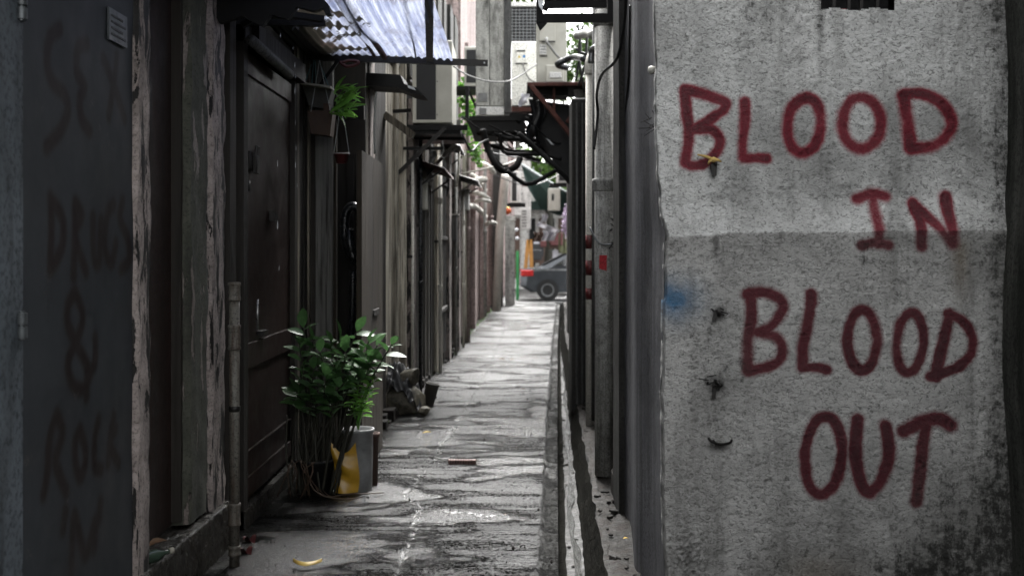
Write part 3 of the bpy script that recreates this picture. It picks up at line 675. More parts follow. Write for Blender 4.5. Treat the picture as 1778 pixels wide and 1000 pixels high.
# ledge
def ledge(u, v):
    d = ldep(215) + u * (ldep(392) - ldep(215)); z0 = .235 - .02 * u
    if v < .5: x = -1.56 + (v / .5) * .135; z = z0 + .012 * (rnd.random() - .5) * (1 if v > .05 else 0)
    else: x = -1.425 + .02 * (v - .5) + .012 * (rnd.random() - .5); z = z0 * (1 - (v - .5) / .5) - .03 * ((v - .5) / .5) + .008 * (rnd.random() - .5)
    return (x, d, z)
lg = MB().grid(ledge, 90, 22); alone(lg.build('stone_ledge', M['ledge'], smooth=True), 'low wet black stone ledge at the foot of the left wall', 'ledge')
p = Vector((-1.455, ldep(262, -1.45), .26)); Mx = Matrix.Rotation(R(82), 3, 'Y') @ Matrix.Rotation(R(0), 3, 'Z'); Mx = Matrix.Rotation(R(38), 3, 'Z') @ Mx
bt = MB().lathe(p, [(.002, -.10), (.024, -.098), (.026, -.09), (.026, .03), (.010, .06), (.010, .085), (.002, .086)], 14, Mx)
th = thing('bottle', 'small green glass bottle lying on the black ledge', 'bottle', p); bt.build('body', M['glass_bottle'], th, smooth=True)
MB().lathe(p, [(.002, .08), (.013, .082), (.013, .10), (.002, .101)], 12, Mx).build('cap', M['rim'], th, smooth=True)

# ---- blue steel door with faint graffiti
def blue_door():
    b = thing('steel_door', 'dark blue steel door with faint brown graffiti at the left edge', 'door', (LX, 3.9, 0))
    d0, d1 = 3.05, ldep(222); dx = .0065
    ys = np.arange(d0 + .27, d1, dx); zs = np.arange(.02, 2.9, dx); Y, Z = np.meshgrid(ys, zs)
    PX = 889 + LX * F / Y; py = 431 - (Z - 1.5) * F / Y
    h = (fbm(Y * 3, Z * 2, 3, 3) - .5) * .012
    vs = np.stack([LX + .02 + h, Y, Z], -1).reshape(-1, 3) - np.array([LX, 3.9, 0])
    ny, nx = Y.shape; idx = np.arange(nx * ny).reshape(ny, nx)
    f = np.stack([idx[:-1, :-1], idx[:-1, 1:], idx[1:, 1:], idx[1:, :-1]], -1).reshape(-1, 4)
    me = bpy.data.meshes.new('door_leaf'); me.vertices.add(len(vs)); me.vertices.foreach_set('co', vs.ravel().astype(np.float32))
    me.loops.add(f.size); me.loops.foreach_set('vertex_index', f.ravel().astype(np.int32))
    me.polygons.add(len(f)); me.polygons.foreach_set('loop_start', np.arange(0, f.size, 4, dtype=np.int32)); me.update(calc_edges=True); me.validate(); me.shade_smooth()
    s = 2.083; a = lambda p: [(x / s, y / s) for x, y in p]; bb = lambda p: [(x / s, y / s + 520) for x, y in p]
    st = [a([(195, 105), (158, 140), (148, 230), (168, 300), (210, 340), (225, 400), (200, 470), (145, 535)]),
          a([(292, 160), (262, 175), (258, 260), (285, 315), (268, 360), (275, 430), (302, 475)]),
          a([(352, 215), (395, 320), (432, 430)]), a([(402, 205), (388, 320), (372, 420)]),
          a([(162, 720), (164, 850), (160, 975)]), a([(160, 718), (205, 790), (205, 890), (165, 975)]),
          a([(252, 735), (250, 860), (245, 1000)]), a([(252, 735), (274, 780), (250, 850), (290, 980)]),
          a([(315, 785), (320, 930), (340, 945), (345, 800)]), a([(392, 740), (368, 780), (360, 900), (385, 950), (400, 880)]),
          a([(425, 728), (415, 790), (440, 860), (447, 940), (418, 975)]),
          bb([(250, -25), (225, 20), (225, 90), (255, 160), (292, 240), (285, 320), (245, 310), (225, 230), (255, 150), (278, 60), (250, -25)]),
          bb([(322, 140), (320, 220), (292, 300), (290, 350)]),
          bb([(185, 415), (158, 500), (152, 620), (138, 705)]), bb([(185, 415), (208, 480), (185, 560), (185, 600), (222, 695)]),
          bb([(270, 470), (252, 520), (258, 610), (275, 640), (290, 560), (270, 470)]), bb([(332, 435), (320, 500), (322, 600), (345, 615)]),
          bb([(392, 420), (378, 500), (372, 590)]), bb([(400, 470), (378, 520), (412, 590)]),
          bb([(218, 765), (208, 830)]), bb([(238, 985), (250, 780), (290, 925), (325, 800), (322, 900)]), bb([(345, 730), (340, 790)])]
    P = np.zeros(Y.shape)
    for pts in st:
        pts = [(LX * 0 + (-LX) * F / (889 - x), 1.5 + (431 - y) * ((-LX) * F / (889 - x)) / F) for x, y in smooth_poly(pts)]
        P = np.maximum(P, 1 - sstep(.012, .042, stroke_dist(Y, Z, pts)))
    at_ = me.attributes.new('paint', 'FLOAT', 'POINT'); at_.data.foreach_set('value', P.ravel().astype(np.float32))
    t = NT('blue_door_paint'); v = t.coords(rand=False); n1 = t.noise(v, 3, 6, .6); n2 = t.noise(v, 120, 3, .6); ns = t.noise(t.coords((8, 26, 3), False), 1, 7, .8, .6)
    c = t.mix(t.ramp(n1, [(.3, 0), (.7, 1)]), (.017, .0195, .023), (.026, .030, .035))
    c = t.mix(t.math('MULTIPLY', t.attr('paint'), .95), c, (.008, .0035, .003))
    c = t.mix(t.ramp(ns, [(.735, 0), (.77, .5)]), c, (.20, .22, .23))
    t.l(c, t.b.inputs['Base Color']); t.l(t.ramp(n1, [(.3, .45), (.7, .65)]), t.b.inputs['Roughness']); t.b.inputs['Specular IOR Level'].default_value = .3
    nr = t.noise(t.coords((9, 5, 5), False), 1, 8, .8); c = t.mix(t.ramp(nr, [(.60, 0), (.70, .7)]), c, (.075, .07, .065)); t.l(c, t.b.inputs['Base Color']); t.l(t.bump(n1, .2, .01, t.bump(n2, .15, .001)), t.b.inputs['Normal']); me.materials.append(t.m)
    o = bpy.data.objects.new('door_leaf', me); C.objects.link(o); o.parent = b
    WL[o.name] = WL[b.name]
    o['label'] = 'blue steel leaf with sprayed words SEX DRUGS & ROCK N'
    MB().box(LX - .08, LX + .045, d0 - 1.0, d0 + .265, 0, 2.9, c=.006).build('door_frame', M['frame_blue'], b, label='paler blue steel frame on the hinge side')
    for py in (12, 565):
        q = lp(37, py, LX + .05); h = MB()
        for k in (-1, 1): h.tube([q + Vector((0, 0, .004 * k)), q + Vector((0, 0, .036 * k))], .017, 12)
        h.tube([q + Vector((0, 0, -.041)), q + Vector((0, 0, .041))], .010, 10)
        h.box(q.x - .02, q.x - .006, q.y - .05, q.y - .012, q.z - .036, q.z + .036)
        h.build('hinge', M['galv_dark'], b, auto=True)
    q = lp(203, 50, LX + .028)
    nb = MB().box(q.x - .003, q.x + .004, q.y - .09, q.y + .10, q.z - .055, q.z + .06); nb.build('notice_plate', M['plate'], b)
    for k in range(4): MB().box(q.x + .0045, q.x + .006, q.y - .07, q.y + .08 - .03 * (k % 2), q.z - .035 + .022 * k, q.z - .027 + .022 * k).build('print_line', M['black_print'], b)
M['frame_blue'] = weathered('blue_frame_paint', (.055, .066, .076), (.085, .10, .115), 5, (10, 10, 1.5), (.02, .022, .024), .45, (.4, .65), .3, .003, 50)
M['galv_dark'] = plain('dull_steel_hinge', (.10, .11, .115), .4, .5)
M['plate'] = plain('grey_plate', (.07, .08, .085), .4)
blue_door()

# ---- rusty downpipe in front of the pier
th = thing('downpipe', 'rusty grey cast iron downpipe beside the brown door', 'pipe', (-1.31, 5.4, 0))
MB().tube([(-1.31, 5.37, 0), (-1.31, 5.37, 1.32)], .0245, 18).build('pipe', M['pipe_rusty'] if 'pipe_rusty' in M else M['pipe'], th, smooth=True)
M['pipe_rusty'] = weathered('rusty_grey_pipe', (.10, .095, .08), (.17, .165, .145), 7, (30, 30, 2), (.05, .025, .014), .6, (.35, .7), .6, .003, 90)
for o in bpy.data.objects:
    if o.name == 'pipe' and o.parent == th: o.data.materials[0] = M['pipe_rusty']
for z0, z1 in ((1.02, 1.14), (1.25, 1.34), (.19, .30), (.05, .10)):
    MB().lathe((-1.31, 5.37, 0), [(.025, z0), (.030, z0 + .003), (.031, z0 + .012), (.028, z0 + .02), (.028, z1 - .02), (.031, z1 - .012), (.030, z1 - .002), (.025, z1)], 18).build('pipe_socket', M['pipe_rusty'], th, smooth=True)
MB().lathe((-1.31, 5.37, 0), [(.025, .73), (.028, .732), (.028, .755), (.025, .757)], 16).build('clamp', M['iron'], th, smooth=True)

# ---- brown door
def brown_door():
    b = thing('brown_door', 'tall dark brown wooden door with rusty hasp on the left', 'door', (LX, 6.8, 0))
    d0, d1 = ldep(418), ldep(500); zb, zt = .12, 2.57
    MB().box(LX - .02, LX + .012, d0, d1, zb, zt).build('door_leaf', M['door_brown'], b)
    for z0, z1 in ((zb + .03, zb + .13), (zb + .26, zb + .275), (.84, .98), (zt - .12, zt)):
        MB().box(LX + .0125, LX + .027, d0 + .02, d1 - .02, z0, z1, c=.003).build('rail', M['door_brown'], b)
    MB().box(LX - .04, LX + .04, d0 - .10, d0 - .004, 0, 2.75).build('door_post', M['wood_dark'], b)
    MB().box(LX - .04, LX + .045, d1 + .004, d1 + .10, 0, 2.75).build('door_post', M['wood_dark'], b)
    MB().box(LX - .04, LX + .05, d0 - .1, d1 + .1, 2.60, 2.70).build('lintel', M['wood_dark'], b)
    MB().tube([lp(436, 70, LX + .10), lp(503, 130, LX + .10)], .03, 10).build('lintel_pipe', M['pipe_dark'], b, smooth=True)
    q = lp(436, 280, LX + .02)
    h = MB().box(q.x, q.x + .016, q.y - .09, q.y + .07, q.z - .05, q.z + .05, c=.003); h.box(q.x + .016, q.x + .04, q.y - .03, q.y + .04, q.z - .07, q.z + .03, c=.004)
    h.tube([q + Vector((.03, -.02, .03)), q + Vector((.035, -.02, .08)), q + Vector((.035, .03, .08)), q + Vector((.03, .03, .03))], .008, 8); h.build('padlock', M['iron'], b, auto=True)
    q = lp(430, 323, LX + .015); MB().lathe(q, [(.01, -.0), (.03, .002), (.03, .012), (.012, .014)], 14, Matrix.Rotation(R(90), 3, 'Y')).build('keyhole_ring', M['iron'], b, smooth=True)
    MB().tube([lp(447, 520, LX + .03), lp(447, 573, LX + .03)], .008, 10).build('handle', M['pipe_door'], b, smooth=True)
    MB().box(*[v for v in (LX + .012, LX + .05, ldep(446) - .06, ldep(446) + .08, lp(447, 577).z - .012, lp(447, 577).z + .012)]).build('handle_plate', M['iron'], b)
    q = lp(474, 375, LX + .03); MB().box(q.x - .01, q.x + .02, q.y - .06, q.y + .04, q.z - .03, q.z + .03).build('latch', M['iron'], b)
    MB().box(LX - .1, LX + .05, d0 - .1, d1 + .1, -.05, .10).build('threshold', M['ledge'], b)
brown_door()

# ---- timber shed front jutting out after the door
def planks(parent, p0, p1, z0, z1, wdt, thick, mats, seed, gap=.006, zj=.06, nrm=None, name='plank'):
    rr = random.Random(seed); p0 = Vector((p0[0], p0[1], 0)); p1 = Vector((p1[0], p1[1], 0)); t = p1 - p0; L = t.length; t.normalize()
    n = nrm or Vector((t.y, -t.x, 0)); s = 0
    while s < L - .02:
        w_ = min(rr.uniform(*wdt), L - s); o_ = rr.uniform(0, thick * (.8 if thick < .05 else 2.2))
        q = p0 + t * (s + w_ / 2) + n * o_
        Mx = Matrix(((t.x, n.x, 0, q.x), (t.y, n.y, 0, q.y), (0, 0, 1, 0), (0, 0, 0, 1)))
        Mx = Mx @ Matrix.Rotation(rr.uniform(-.006, .006), 4, 'Y')
        MB().box(-w_ / 2 + gap / 2, w_ / 2 - gap / 2, -thick / 2, thick / 2, z0 + rr.uniform(0, .03), z1 - rr.uniform(0, zj), Mx).build(name, mats[int(rr.random() * len(mats))], parent)
        s += w_
sh = thing('timber_shed', 'lean-to of dark weathered boards with an open dark doorway', 'shed', (-1.2, 8, 0))
SD = 8.12
def sx(px, d=SD): return (px - 889) * d / F
planks(sh, (sx(506), SD), (sx(549), SD), .03, 3.0, (.05, .09), .02, [M['wood_dark']], 3, nrm=Vector((0, -1, 0)))
planks(sh, (LX + .01, 7.59), (LX + .01, SD), .03, 3.0, (.07, .12), .02, [M['wood_dark'], M['wood_dark'], M['wood']], 5, nrm=Vector((1, 0, 0)))
MB().box(sx(549), sx(579), SD - .05, SD + .03, .0, 2.9, c=.006).build('post', M['wood_grey'], sh, label='grey weathered post right of the hanging pots')
MB().box(sx(579), sx(584), SD, SD + .05, .0, 2.6).build('door_trim', M['ply'], sh)
MB().box(sx(560), sx(640) - .08, SD + .45, SD + .47, .0, 3.0).build('back_board', M['wood_dark'], sh)
MB().box(sx(590), sx(603), SD + .36, SD + .44, .2, 2.2).build('plank', M['wood_dark'], sh)
MB().box(sx(506), sx(632), SD + .0, SD + .06, 2.42, 2.52).build('beam', M['wood_dark'], sh)
MB().box(-1.47, -.98, SD - .06, SD + 1.2, 3.03, 3.07).build('roof', M['black'], sh)
planks(sh, (-1.22, 8.62), (-1.19, 9.2), .0, 3.1, (.1, .16), .025, [M['wood_dark'], M['wood']], 9, nrm=Vector((1, 0, 0)))
# plywood panel along the alley
MB().box(-1.0, -.966, 7.32, 8.50, .02, 2.13).build('plywood_panel', M['ply'], sh, label='tall flat brown plywood panel')
MB().box(-.965, -.955, 7.9, 8.2, 1.03, 1.07).build('latch', M['iron'], sh)
# pale tall post next to panel and a rope on it
MB().box(sx(668, 10.6), sx(690, 10.6), 10.6, 10.72, 0, 3.3, c=.01).build('post', M['wood_light'], sh, label='pale split post after the plywood panel')

# flexible hose hung in the doorway
hz = MB(); dh = SD - .03
hp = [at(640, 480, dh + .05), at(625, 455, dh), at(607, 440, dh), at(599, 410, dh), at(600, 375, dh), at(608, 360, dh), at(618, 360, dh), at(625, 372, dh), at(627, 420, dh + .02), at(624, 445, dh + .03), at(616, 450, dh - .06), at(611, 438, dh - .07), at(607, 418, dh - .07), at(607, 400, dh - .04)]
mb = MB().tube(hp, .0, 4)
q = []
def ribbed(pts, r, name, m, parent=None, sm=10, step=.011):
    t_ = MB().tube(pts, 1, 3, smooth=sm)   # sample the smooth path
    ctr = [sum((Vector(v) for v in t_.v[i:i + 3]), Vector()) / 3 for i in range(0, len(t_.v), 3)]
    rr = [r * (1.0 if i % 2 else .90) for i in range(len(ctr))]
    return MB().tube(ctr, rr, 12).build(name, m, parent, smooth=True)
o = ribbed(hp, .034, 'drain_hose', M['hose']); alone(o, 'looped black ribbed hose hanging in the shed doorway', 'hose')
o = MB().tube([at(613, 470, dh - .05), at(612, 530, dh - .06), at(609, 590, dh - .05), at(600, 680, dh - .03)], .022, 10, smooth=5).build('drain_hose', M['hose'], smooth=True); alone(o, 'smooth black hose end dropping behind the potted plant', 'hose')

# ---- long board wall further on
bw = thing('board_wall', 'long wall of streaked weathered boards down the left side', 'wall', (-1.1, 12, 0))
mats = [M['wood_light'], M['wood_dark'], M['peel'], M['wood'], M['plaster_old'], M['wood_light'], M['wood_dark'], M['wood_light'], M['wood_grey']]
for (a_, b_, zt, sd_) in ((9.2, 11.2, 3.2, 2), (11.2, 13.6, 3.0, 2), (13.6, 15.4, 3.5, 3), (15.4, 18.6, 3.1, 4)):
    planks(bw, (LW(a_), a_), (LW(b_), b_), .0, zt, (.22, .75), .045 if a_ < 10 else .07, mats, sd_ * 7, nrm=Vector((1, 0, 0)), zj=.1, gap=.03)
for d in (10.9, 12.6, 14.8, 15.6, 17.4): 
    x = LW(d) + .06; MB().box(x - .04, x + .05, d, d + .09, 0, rnd.uniform(2.7, 3.5)).build('post', rnd.choice([M['wood_light'], M['wood_grey']]), bw)
MB().box(-2.3, -1.25, 9.2, 18.6, -.1, 5.2).build('wall', M['dark_wall'], bw)
planks(bw, (-1.2, 9.2), (-.98, 18.6), 3.2, 5.1, (.3, .5), .05, [M['dark_wall'], M['wood_dark'], M['wood_dark'], M['mossy']], 41, nrm=Vector((1, 0, 0)), name='cladding_panel')
pk = thing('pink_building', 'faded pink rendered building with pipes further down the left', 'building', (-.8, 22, 0))
MB().grid(lambda u, v: (LW(18.6 + 9 * u) + .03 * math.sin(u * 20), 18.6 + 9 * u, -.1 + 6.9 * v), 40, 10).build('wall', M['pink'], pk, smooth=True)
MB().box(-3, LW(18.6) + .02, 18.59, 18.75, -.1, 6.8).build('end_wall', M['pink'], pk)
for d, w_ in ((19.4, .10), (21.2, .16), (24.0, .14), (26.5, .22)):
    MB().box(LW(d), LW(d) + .09, d, d + w_, 0, 5.0).build('pilaster', M['pink'], pk)
MB().box(-3, LW(27.6), 27.6, 28, -.1, 5.1).build('end_wall', M['pink'], pk)

# pipes and fittings on the pink building
def pipe(name, label, pts, r, m, cat='pipe', group=None, collars=(), sm=0):
    th = thing(name, label, cat, (pts[0][0], pts[0][1], min(p[2] for p in pts)), group)
    MB().tube(pts, r, 14, smooth=sm).build('pipe', m, th, smooth=True)
    for z in collars:
        MB().lathe((pts[0][0], pts[0][1], 0), [(r, z - .06), (r * 1.2, z - .05), (r * 1.2, z - .01), (r * 1.3, z), (r * 1.3, z + .02), (r, z + .025)], 16).build('collar', m, th, smooth=True)
    return th
def vp(px, d, y0, y1): return [at(px, y0, d), at(px, y1, d)]
GP = 'drain pipes on the pink building'
pipe('drain_pipe', 'thin pink drainpipe nearest on the pink building', vp(852, 22, 530, -300), .045, M['pink'], group=GP, collars=(2.1,))
pipe('drain_pipe', 'grey pipe with white elbow left of the white leaning pipe', vp(842, 20.5, 550, 280), .03, M['pipe'], group=GP, collars=(1.8,))
pipe('drain_pipe', 'thick whitish leaning pipe before the white pillar', [at(862, 540, 26), at(868, 400, 26), at(875, 330, 25.8), at(878, 305, 25.5)], .10, M['pipe_cream'], group=GP)
pipe('drain_pipe', 'thin grey pipe left edge of the pink building', vp(812, 19, 560, 290), .028, M['pipe'], group=GP)
for i, (x0, x1, y0, y1, r) in enumerate(((812, 842, 320, 312, .055), (822, 848, 335, 345, .04), (845, 860, 390, 388, .04), (840, 858, 285, 300, .04), (826, 850, 350, 350, .035))):
    alone(MB().tube([at(x0, y0, 20.2), at((x0 + x1) / 2, (y0 + y1) / 2 - 3, 19.9), at(x1, y1, 20.3)], r, 10, smooth=3).build('pipe_elbow', M['pipe_cream'], smooth=True),
          ['pale fat elbow joint highest of the pipe cluster', 'short pale pipe stub under the fat elbow joint', 'short white pipe arm by the leaning pipe', 'pale upper pipe arm under the hanging fern', 'stubby pale pipe end above the boards'][i], 'pipe fitting')
alone(MB().tube([at(803, 302, 15), at(880, 285, 17), at(905, 275, 17.5)], .012, 8).build('bamboo_pole', M['rim'], smooth=True), 'thin pale pole slung across the alley', 'pole')
alone(MB().tube([at(797, 262, 14.5), at(797, 285, 14.5), at(793, 325, 14.5)], .016, 8).build('pipe_end', M['pipe_cream'], smooth=True), 'short white tube dangling below the left air conditioner', 'tube')

# doorways, ledges, conduits and boxes along the board wall
def lw_box(parent, name, m, d0, d1, z0, z1, out, c=.004, lab=None):
    x = min(LW(d0), LW(d1)) - .03; return MB().box(x, max(LW(d0), LW(d1)) + out, d0, d1, z0, z1, c=c).build(name, m, parent, lab)
dr = thing('board_door', 'dark plank door with pale frame in the board wall', 'door', (LW(12.6), 12.6, 0))
lw_box(dr, 'door_leaf', M['wood_dark'], 12.2, 13.0, .05, 2.1, .07); lw_box(dr, 'frame_post', M['wood_light'], 12.08, 12.2, 0, 2.2, .11); lw_box(dr, 'frame_post', M['wood_grey'], 13.0, 13.12, 0, 2.2, .10); lw_box(dr, 'lintel', M['wood'], 12.0, 13.2, 2.2, 2.32, .13)
sm = thing('metal_sheeting', 'sheet of dark corrugated iron fixed to the board wall', 'sheeting', (LW(14.4), 14.4, .2))
MB().grid(lambda u, v: (LW(13.8 + 1.3 * u) + .10 + .012 * math.sin(u * 13 * 6.28), 13.8 + 1.3 * u, .15 + 2.5 * v), 130, 2).build('sheet', M['pipe_dark'], sm, smooth=True)
for zz_ in (.7, 1.6, 2.3): lw_box(sm, 'batten', M['wood_dark'], 13.7, 15.2, zz_, zz_ + .05, .125)
PG = 'thin conduits on the board wall'
for px, d, r, m, y0, lab in ((698, 11.0, .014, 'pipe_cream', 280, 'thin pale conduit beside the pale split post'), (707, 11.6, .02, 'hose', 200, 'dark conduit right of the pale conduit'), (741, 13.6, .022, 'pipe_cream', 270, 'whitish rain pipe in the middle of the board wall'), (771, 15.9, .018, 'pipe', 240, 'grey conduit beyond the corrugated sheet'), (787, 17.2, .02, 'pipe_cream', 330, 'pale conduit near the far end of the boards'), (796, 18.1, .03, 'pink', 100, 'dull pink pipe at the end of the boards')):
    x = LW(d) + .15 + r; zt = 1.5 + (431 - y0) * d / F
    t_ = pipe('conduit', lab, [(x, d, 0), (x, d, zt)], r, M[m], group=PG, collars=(zt * .4, zt * .8))
    MB().box(x - .15, x + .0, d - .015, d + .015, zt * .6, zt * .6 + .03).build('clip', M['iron'], t_)
BG = 'small boxes on the board wall'
for i_, (d, z, w_, h_, m, lab) in enumerate(((11.8, 1.9, .22, .30, 'ac_beige', 'small beige meter box on the board wall'), (15.5, 1.6, .25, .35, 'pipe_dark', 'dark meter box past the corrugated sheet'), (17.8, 2.1, .3, .3, 'ac_white', 'white box high near the end of the boards'))):
    b_ = thing('meter_box', lab, 'box', (LW(d), d, z), BG); lw_box(b_, 'body', M[m], d, d + w_, z, z + h_, .20, .01); lw_box(b_, 'lid', M['pipe'], d - .01, d + w_ + .01, z + h_, z + h_ + .02, .22, 0)
CG = 'small canopies over the board wall'
for i_, (d0_, d1_, z, o_, lab) in enumerate(((11.6, 13.4, 2.45, .42, 'rusty sheet canopy over the plank door'), (14.0, 15.6, 2.9, .38, 'dark sheet canopy above the corrugated iron'), (16.2, 18.0, 2.6, .45, 'sagging dark canopy near the end of the boards'))):
    b_ = thing('small_canopy', lab, 'canopy', (LW(d0_), d0_, z), CG)
    MB().grid(lambda u, v: (LW(d0_) + v * o_, d0_ + (d1_ - d0_) * u, z - .14 * v + .012 * math.sin(u * 60)), 60, 3).build('sheet', M['rust'] if i_ == 0 else M['iron'], b_, smooth=True)
    for dd_ in (d0_ + .1, d1_ - .1): MB().bar((LW(d0_), dd_, z - .42), (LW(d0_) + o_ * .9, dd_, z - .15), .02).build('strut', M['iron'], b_)
mb = MB(); r5 = random.Random(55)
for i_ in range(60):
    d = 9.2 + 9 * r5.random(); x = LW(d) + .06; s_ = r5.uniform(.03, .09)
    mb.box(x - .05, x + s_, d, d + r5.uniform(.05, .25), -.02, r5.uniform(.02, .10), c=.004)
props(mb.build('base_rubble', M['kerb']), 'broken concrete rubble along the foot of the boards', 'rubble', kind='stuff')
for i_, (d, z, r, lab) in enumerate(((19.6, 2.2, .05, 'level pale pipe low on the pink wall'), (19.6, 2.75, .04, 'level pale pipe high on the pink wall'))):
    alone(MB().tube([(LW(19) + .1, 18.9, z), (LW(21) + .12, 21, z + .05), (LW(24) + .12, 24, z - .03)], r, 10, smooth=4).build('wall_pipe', M['pipe_cream'], smooth=True), lab, 'pipe')
def far_ac(px, py, d, w_, h_, lab, m='ac_white'):
    p = at(px, py, d); t2, x0, x1, y0, y1, z0, z1 = ac_(lab, p, w_, h_, m)
    MB().box(x0 + w_ * .1, x0 + w_ * .55, y0 - .01, y0 - .001, z0 + .05, z1 - .05).build('grille', M['coil'], t2); MB().box(x0 - .15, x1 + .02, y0 - .03, y1, z0 - .05, z0 - .005).build('bracket', M['black'], t2)
def ac_(lab, p, w_, h_, m):
    t2 = thing('air_conditioner', lab, 'air conditioner', p, 'outdoor air conditioner units'); MB().box(p.x, p.x + w_, p.y, p.y + .7, p.z, p.z + h_, c=.01).build('casing', M[m], t2); return t2, p.x, p.x + w_, p.y, p.y + .7, p.z, p.z + h_
far_ac(806, 150, 17.2, .34, .60, 'grey beige air conditioner half hidden behind the fern tufts', 'ac_beige')
far_ac(852, 285, 20.5, .30, .42, 'small white air conditioner behind the thickest black hose')
far_ac(968, 318, 24, .32, .5, 'white air conditioner on the right behind the sloping black sheet')
far_ac(985, 250, 20, .30, .5, 'beige air conditioner high on the right beyond the frames', 'ac_beige')
for i_, (a_, b_, d1_, d2_, sag) in enumerate(((800, 1010, 15, 17, 25), (815, 1000, 17.5, 19, 18), (850, 990, 21, 23, 22), (805, 985, 19, 22, 30))):
    y_ = (205, 255, 300, 232)[i_]
    alone(MB().tube([at(a_, y_, d1_), at((a_ + b_) / 2, y_ + sag, (d1_ + d2_) / 2), at(b_, y_ - 6, d2_)], .010, 6, smooth=8).build('cable', M['cable'], smooth=True), ['black cable sagging across below the red frame', 'black cable crossing over the pale pole', 'far black cable crossing in front of the green tree', 'long black cable sagging behind the frames'][i_], 'cable', 'cables across the alley')

# white pillar at the alley mouth
wp = thing('white_pillar', 'white plastered pillar at the far left mouth of the alley', 'pillar', at(885, 525, 30))
a0, a1 = at(877, 530, 30), at(894, 383, 30)
MB().box(a0.x, a1.x, 30, 30.3, 0, a1.z, c=.01).build('shaft', M['plaster_far'], wp); MB().box(a0.x - .03, a1.x + .03, 29.96, 30.34, a1.z, a1.z + .12).build('cap', M['plaster_far'], wp)
MB().box(a0.x - 1.6, a0.x - .05, 29.0, 30.2, 0, 4.6).build('wall', M['dark_wall'], wp)

# ------------------------------------------------------------------ right side of the alley
rb = thing('right_building', 'dark rendered building with pillars along the right of the alley', 'building', (.9, 12, 0))
def rwall(u, v):
    d = 6.4 + (31 - 6.4) * u; return (RW(d) + .03 + .01 * math.sin(d * 7), d, -.1 + (7.1 if d < 10.5 else 3.5) * v)
MB().grid(rwall, 90, 12).build('wall', M['dark_wall'], rb, smooth=True)
for (x0, x1, d, dl, m, lab) in ((993, 1018, 11, .5, 'dark_wall', 'dark square pillar behind the pipes'), (990, 1000, 15, .4, 'mossy', None), (986, 996, 20, .5, 'dark_wall', None)):
    o = MB().box((x0 - 889) * d / F, (x1 - 889) * d / F + .3, d, d + dl, -.1, 2.95 if d < 12 else 2.9, c=.01).build('pillar', M[m], rb)
    if lab: o['label'] = lab
MB().box(sx(1000, 11), sx(1003, 11), 10.94, 10.995, 0, 2.9).build('trim', M['pipe_dark'], rb)
MB().box(sx(1010, 11), sx(1012, 11), 10.95, 10.995, 0, 2.9).build('trim', M['pipe_dark'], rb)
MB().box(sx(1088, 6.36), sx(1075, 6.36) + .1, 6.36, 6.5, 0, 5).build('pilaster', M['dark_wall'], rb)
pipe('drain_pipe', 'thick mottled grey pipe with a bell joint on the right', [(.602, 7.43, .02), (.602, 7.43, 3.05)], .062, M['pipe'], collars=(2.28 - .35 + .0, 3.0), group='pipes on the right wall')
MB().tube([at(1055, 38, 7.55), at(1052, -80, 7.55)], .05, 12).build('upper_pipe', M['pipe'], None, smooth=True)
o = bpy.data.objects['upper_pipe']; alone(o, 'grey pipe rising behind the black iron frame', 'pipe', 'pipes on the right wall')
alone(MB().prism([Vector((.602 - .038, 7.43 - .066, at(0, 466, 7.43).z)), Vector((.602 + .01, 7.43 - .066, at(0, 470, 7.43).z)), Vector((.602 + .012, 7.43 - .066, at(0, 443, 7.43).z)), Vector((.602 - .036, 7.43 - .066, at(0, 443, 7.43).z))], (0, .015, 0)).build('sticker', M['sticker_red']), 'small worn red sticker on the thick grey pipe', 'sticker')
cp = pipe('drain_pipe', 'thin cream pipe with red and white bands on the right', [at(1024, 740, 9.6), at(1024, 125, 9.6)], .034, M['pipe_cream'], group='pipes on the right wall')
c9 = at(1024, 0, 9.6)
for y0, y1 in ((408, 432), (452, 478), (500, 520)):
    MB().lathe((c9.x, c9.y, 0), [(.0348, at(0, y1, 9.6).z), (.0352, at(0, y1, 9.6).z), (.0352, at(0, y0, 9.6).z), (.0348, at(0, y0, 9.6).z)], 14).build('red_band', M['stripe_red'], cp, smooth=True)
MB().tube([at(1024, 130, 9.6), at(1024, 112, 9.6), at(1027, 100, 9.65)], .042, 12, smooth=3).build('elbow', M['pipe_cream'], cp, smooth=True)
pipe('drain_pipe', 'slim dark grey pipe between cream and thick pipe', [at(1031, 730, 9.2), at(1033, -60, 9.2)], .020, M['pipe_dark'], group='pipes on the right wall')
pipe('drain_pipe', 'slim grey pipe tight right of the thick pipe', [at(1074, 815, 7.35), at(1070, -60, 7.35)], .016, M['pipe_dark'], group='pipes on the right wall')
pipe('drain_pipe', 'thin dark conduit nearest the slate side wall', [at(1081, 850, 7.0), at(1079, -60, 7.0)], .012, M['pipe_dark'], group='pipes on the right wall')
MB().box(.62, .74, 7.0, 7.3, 0, .0).v
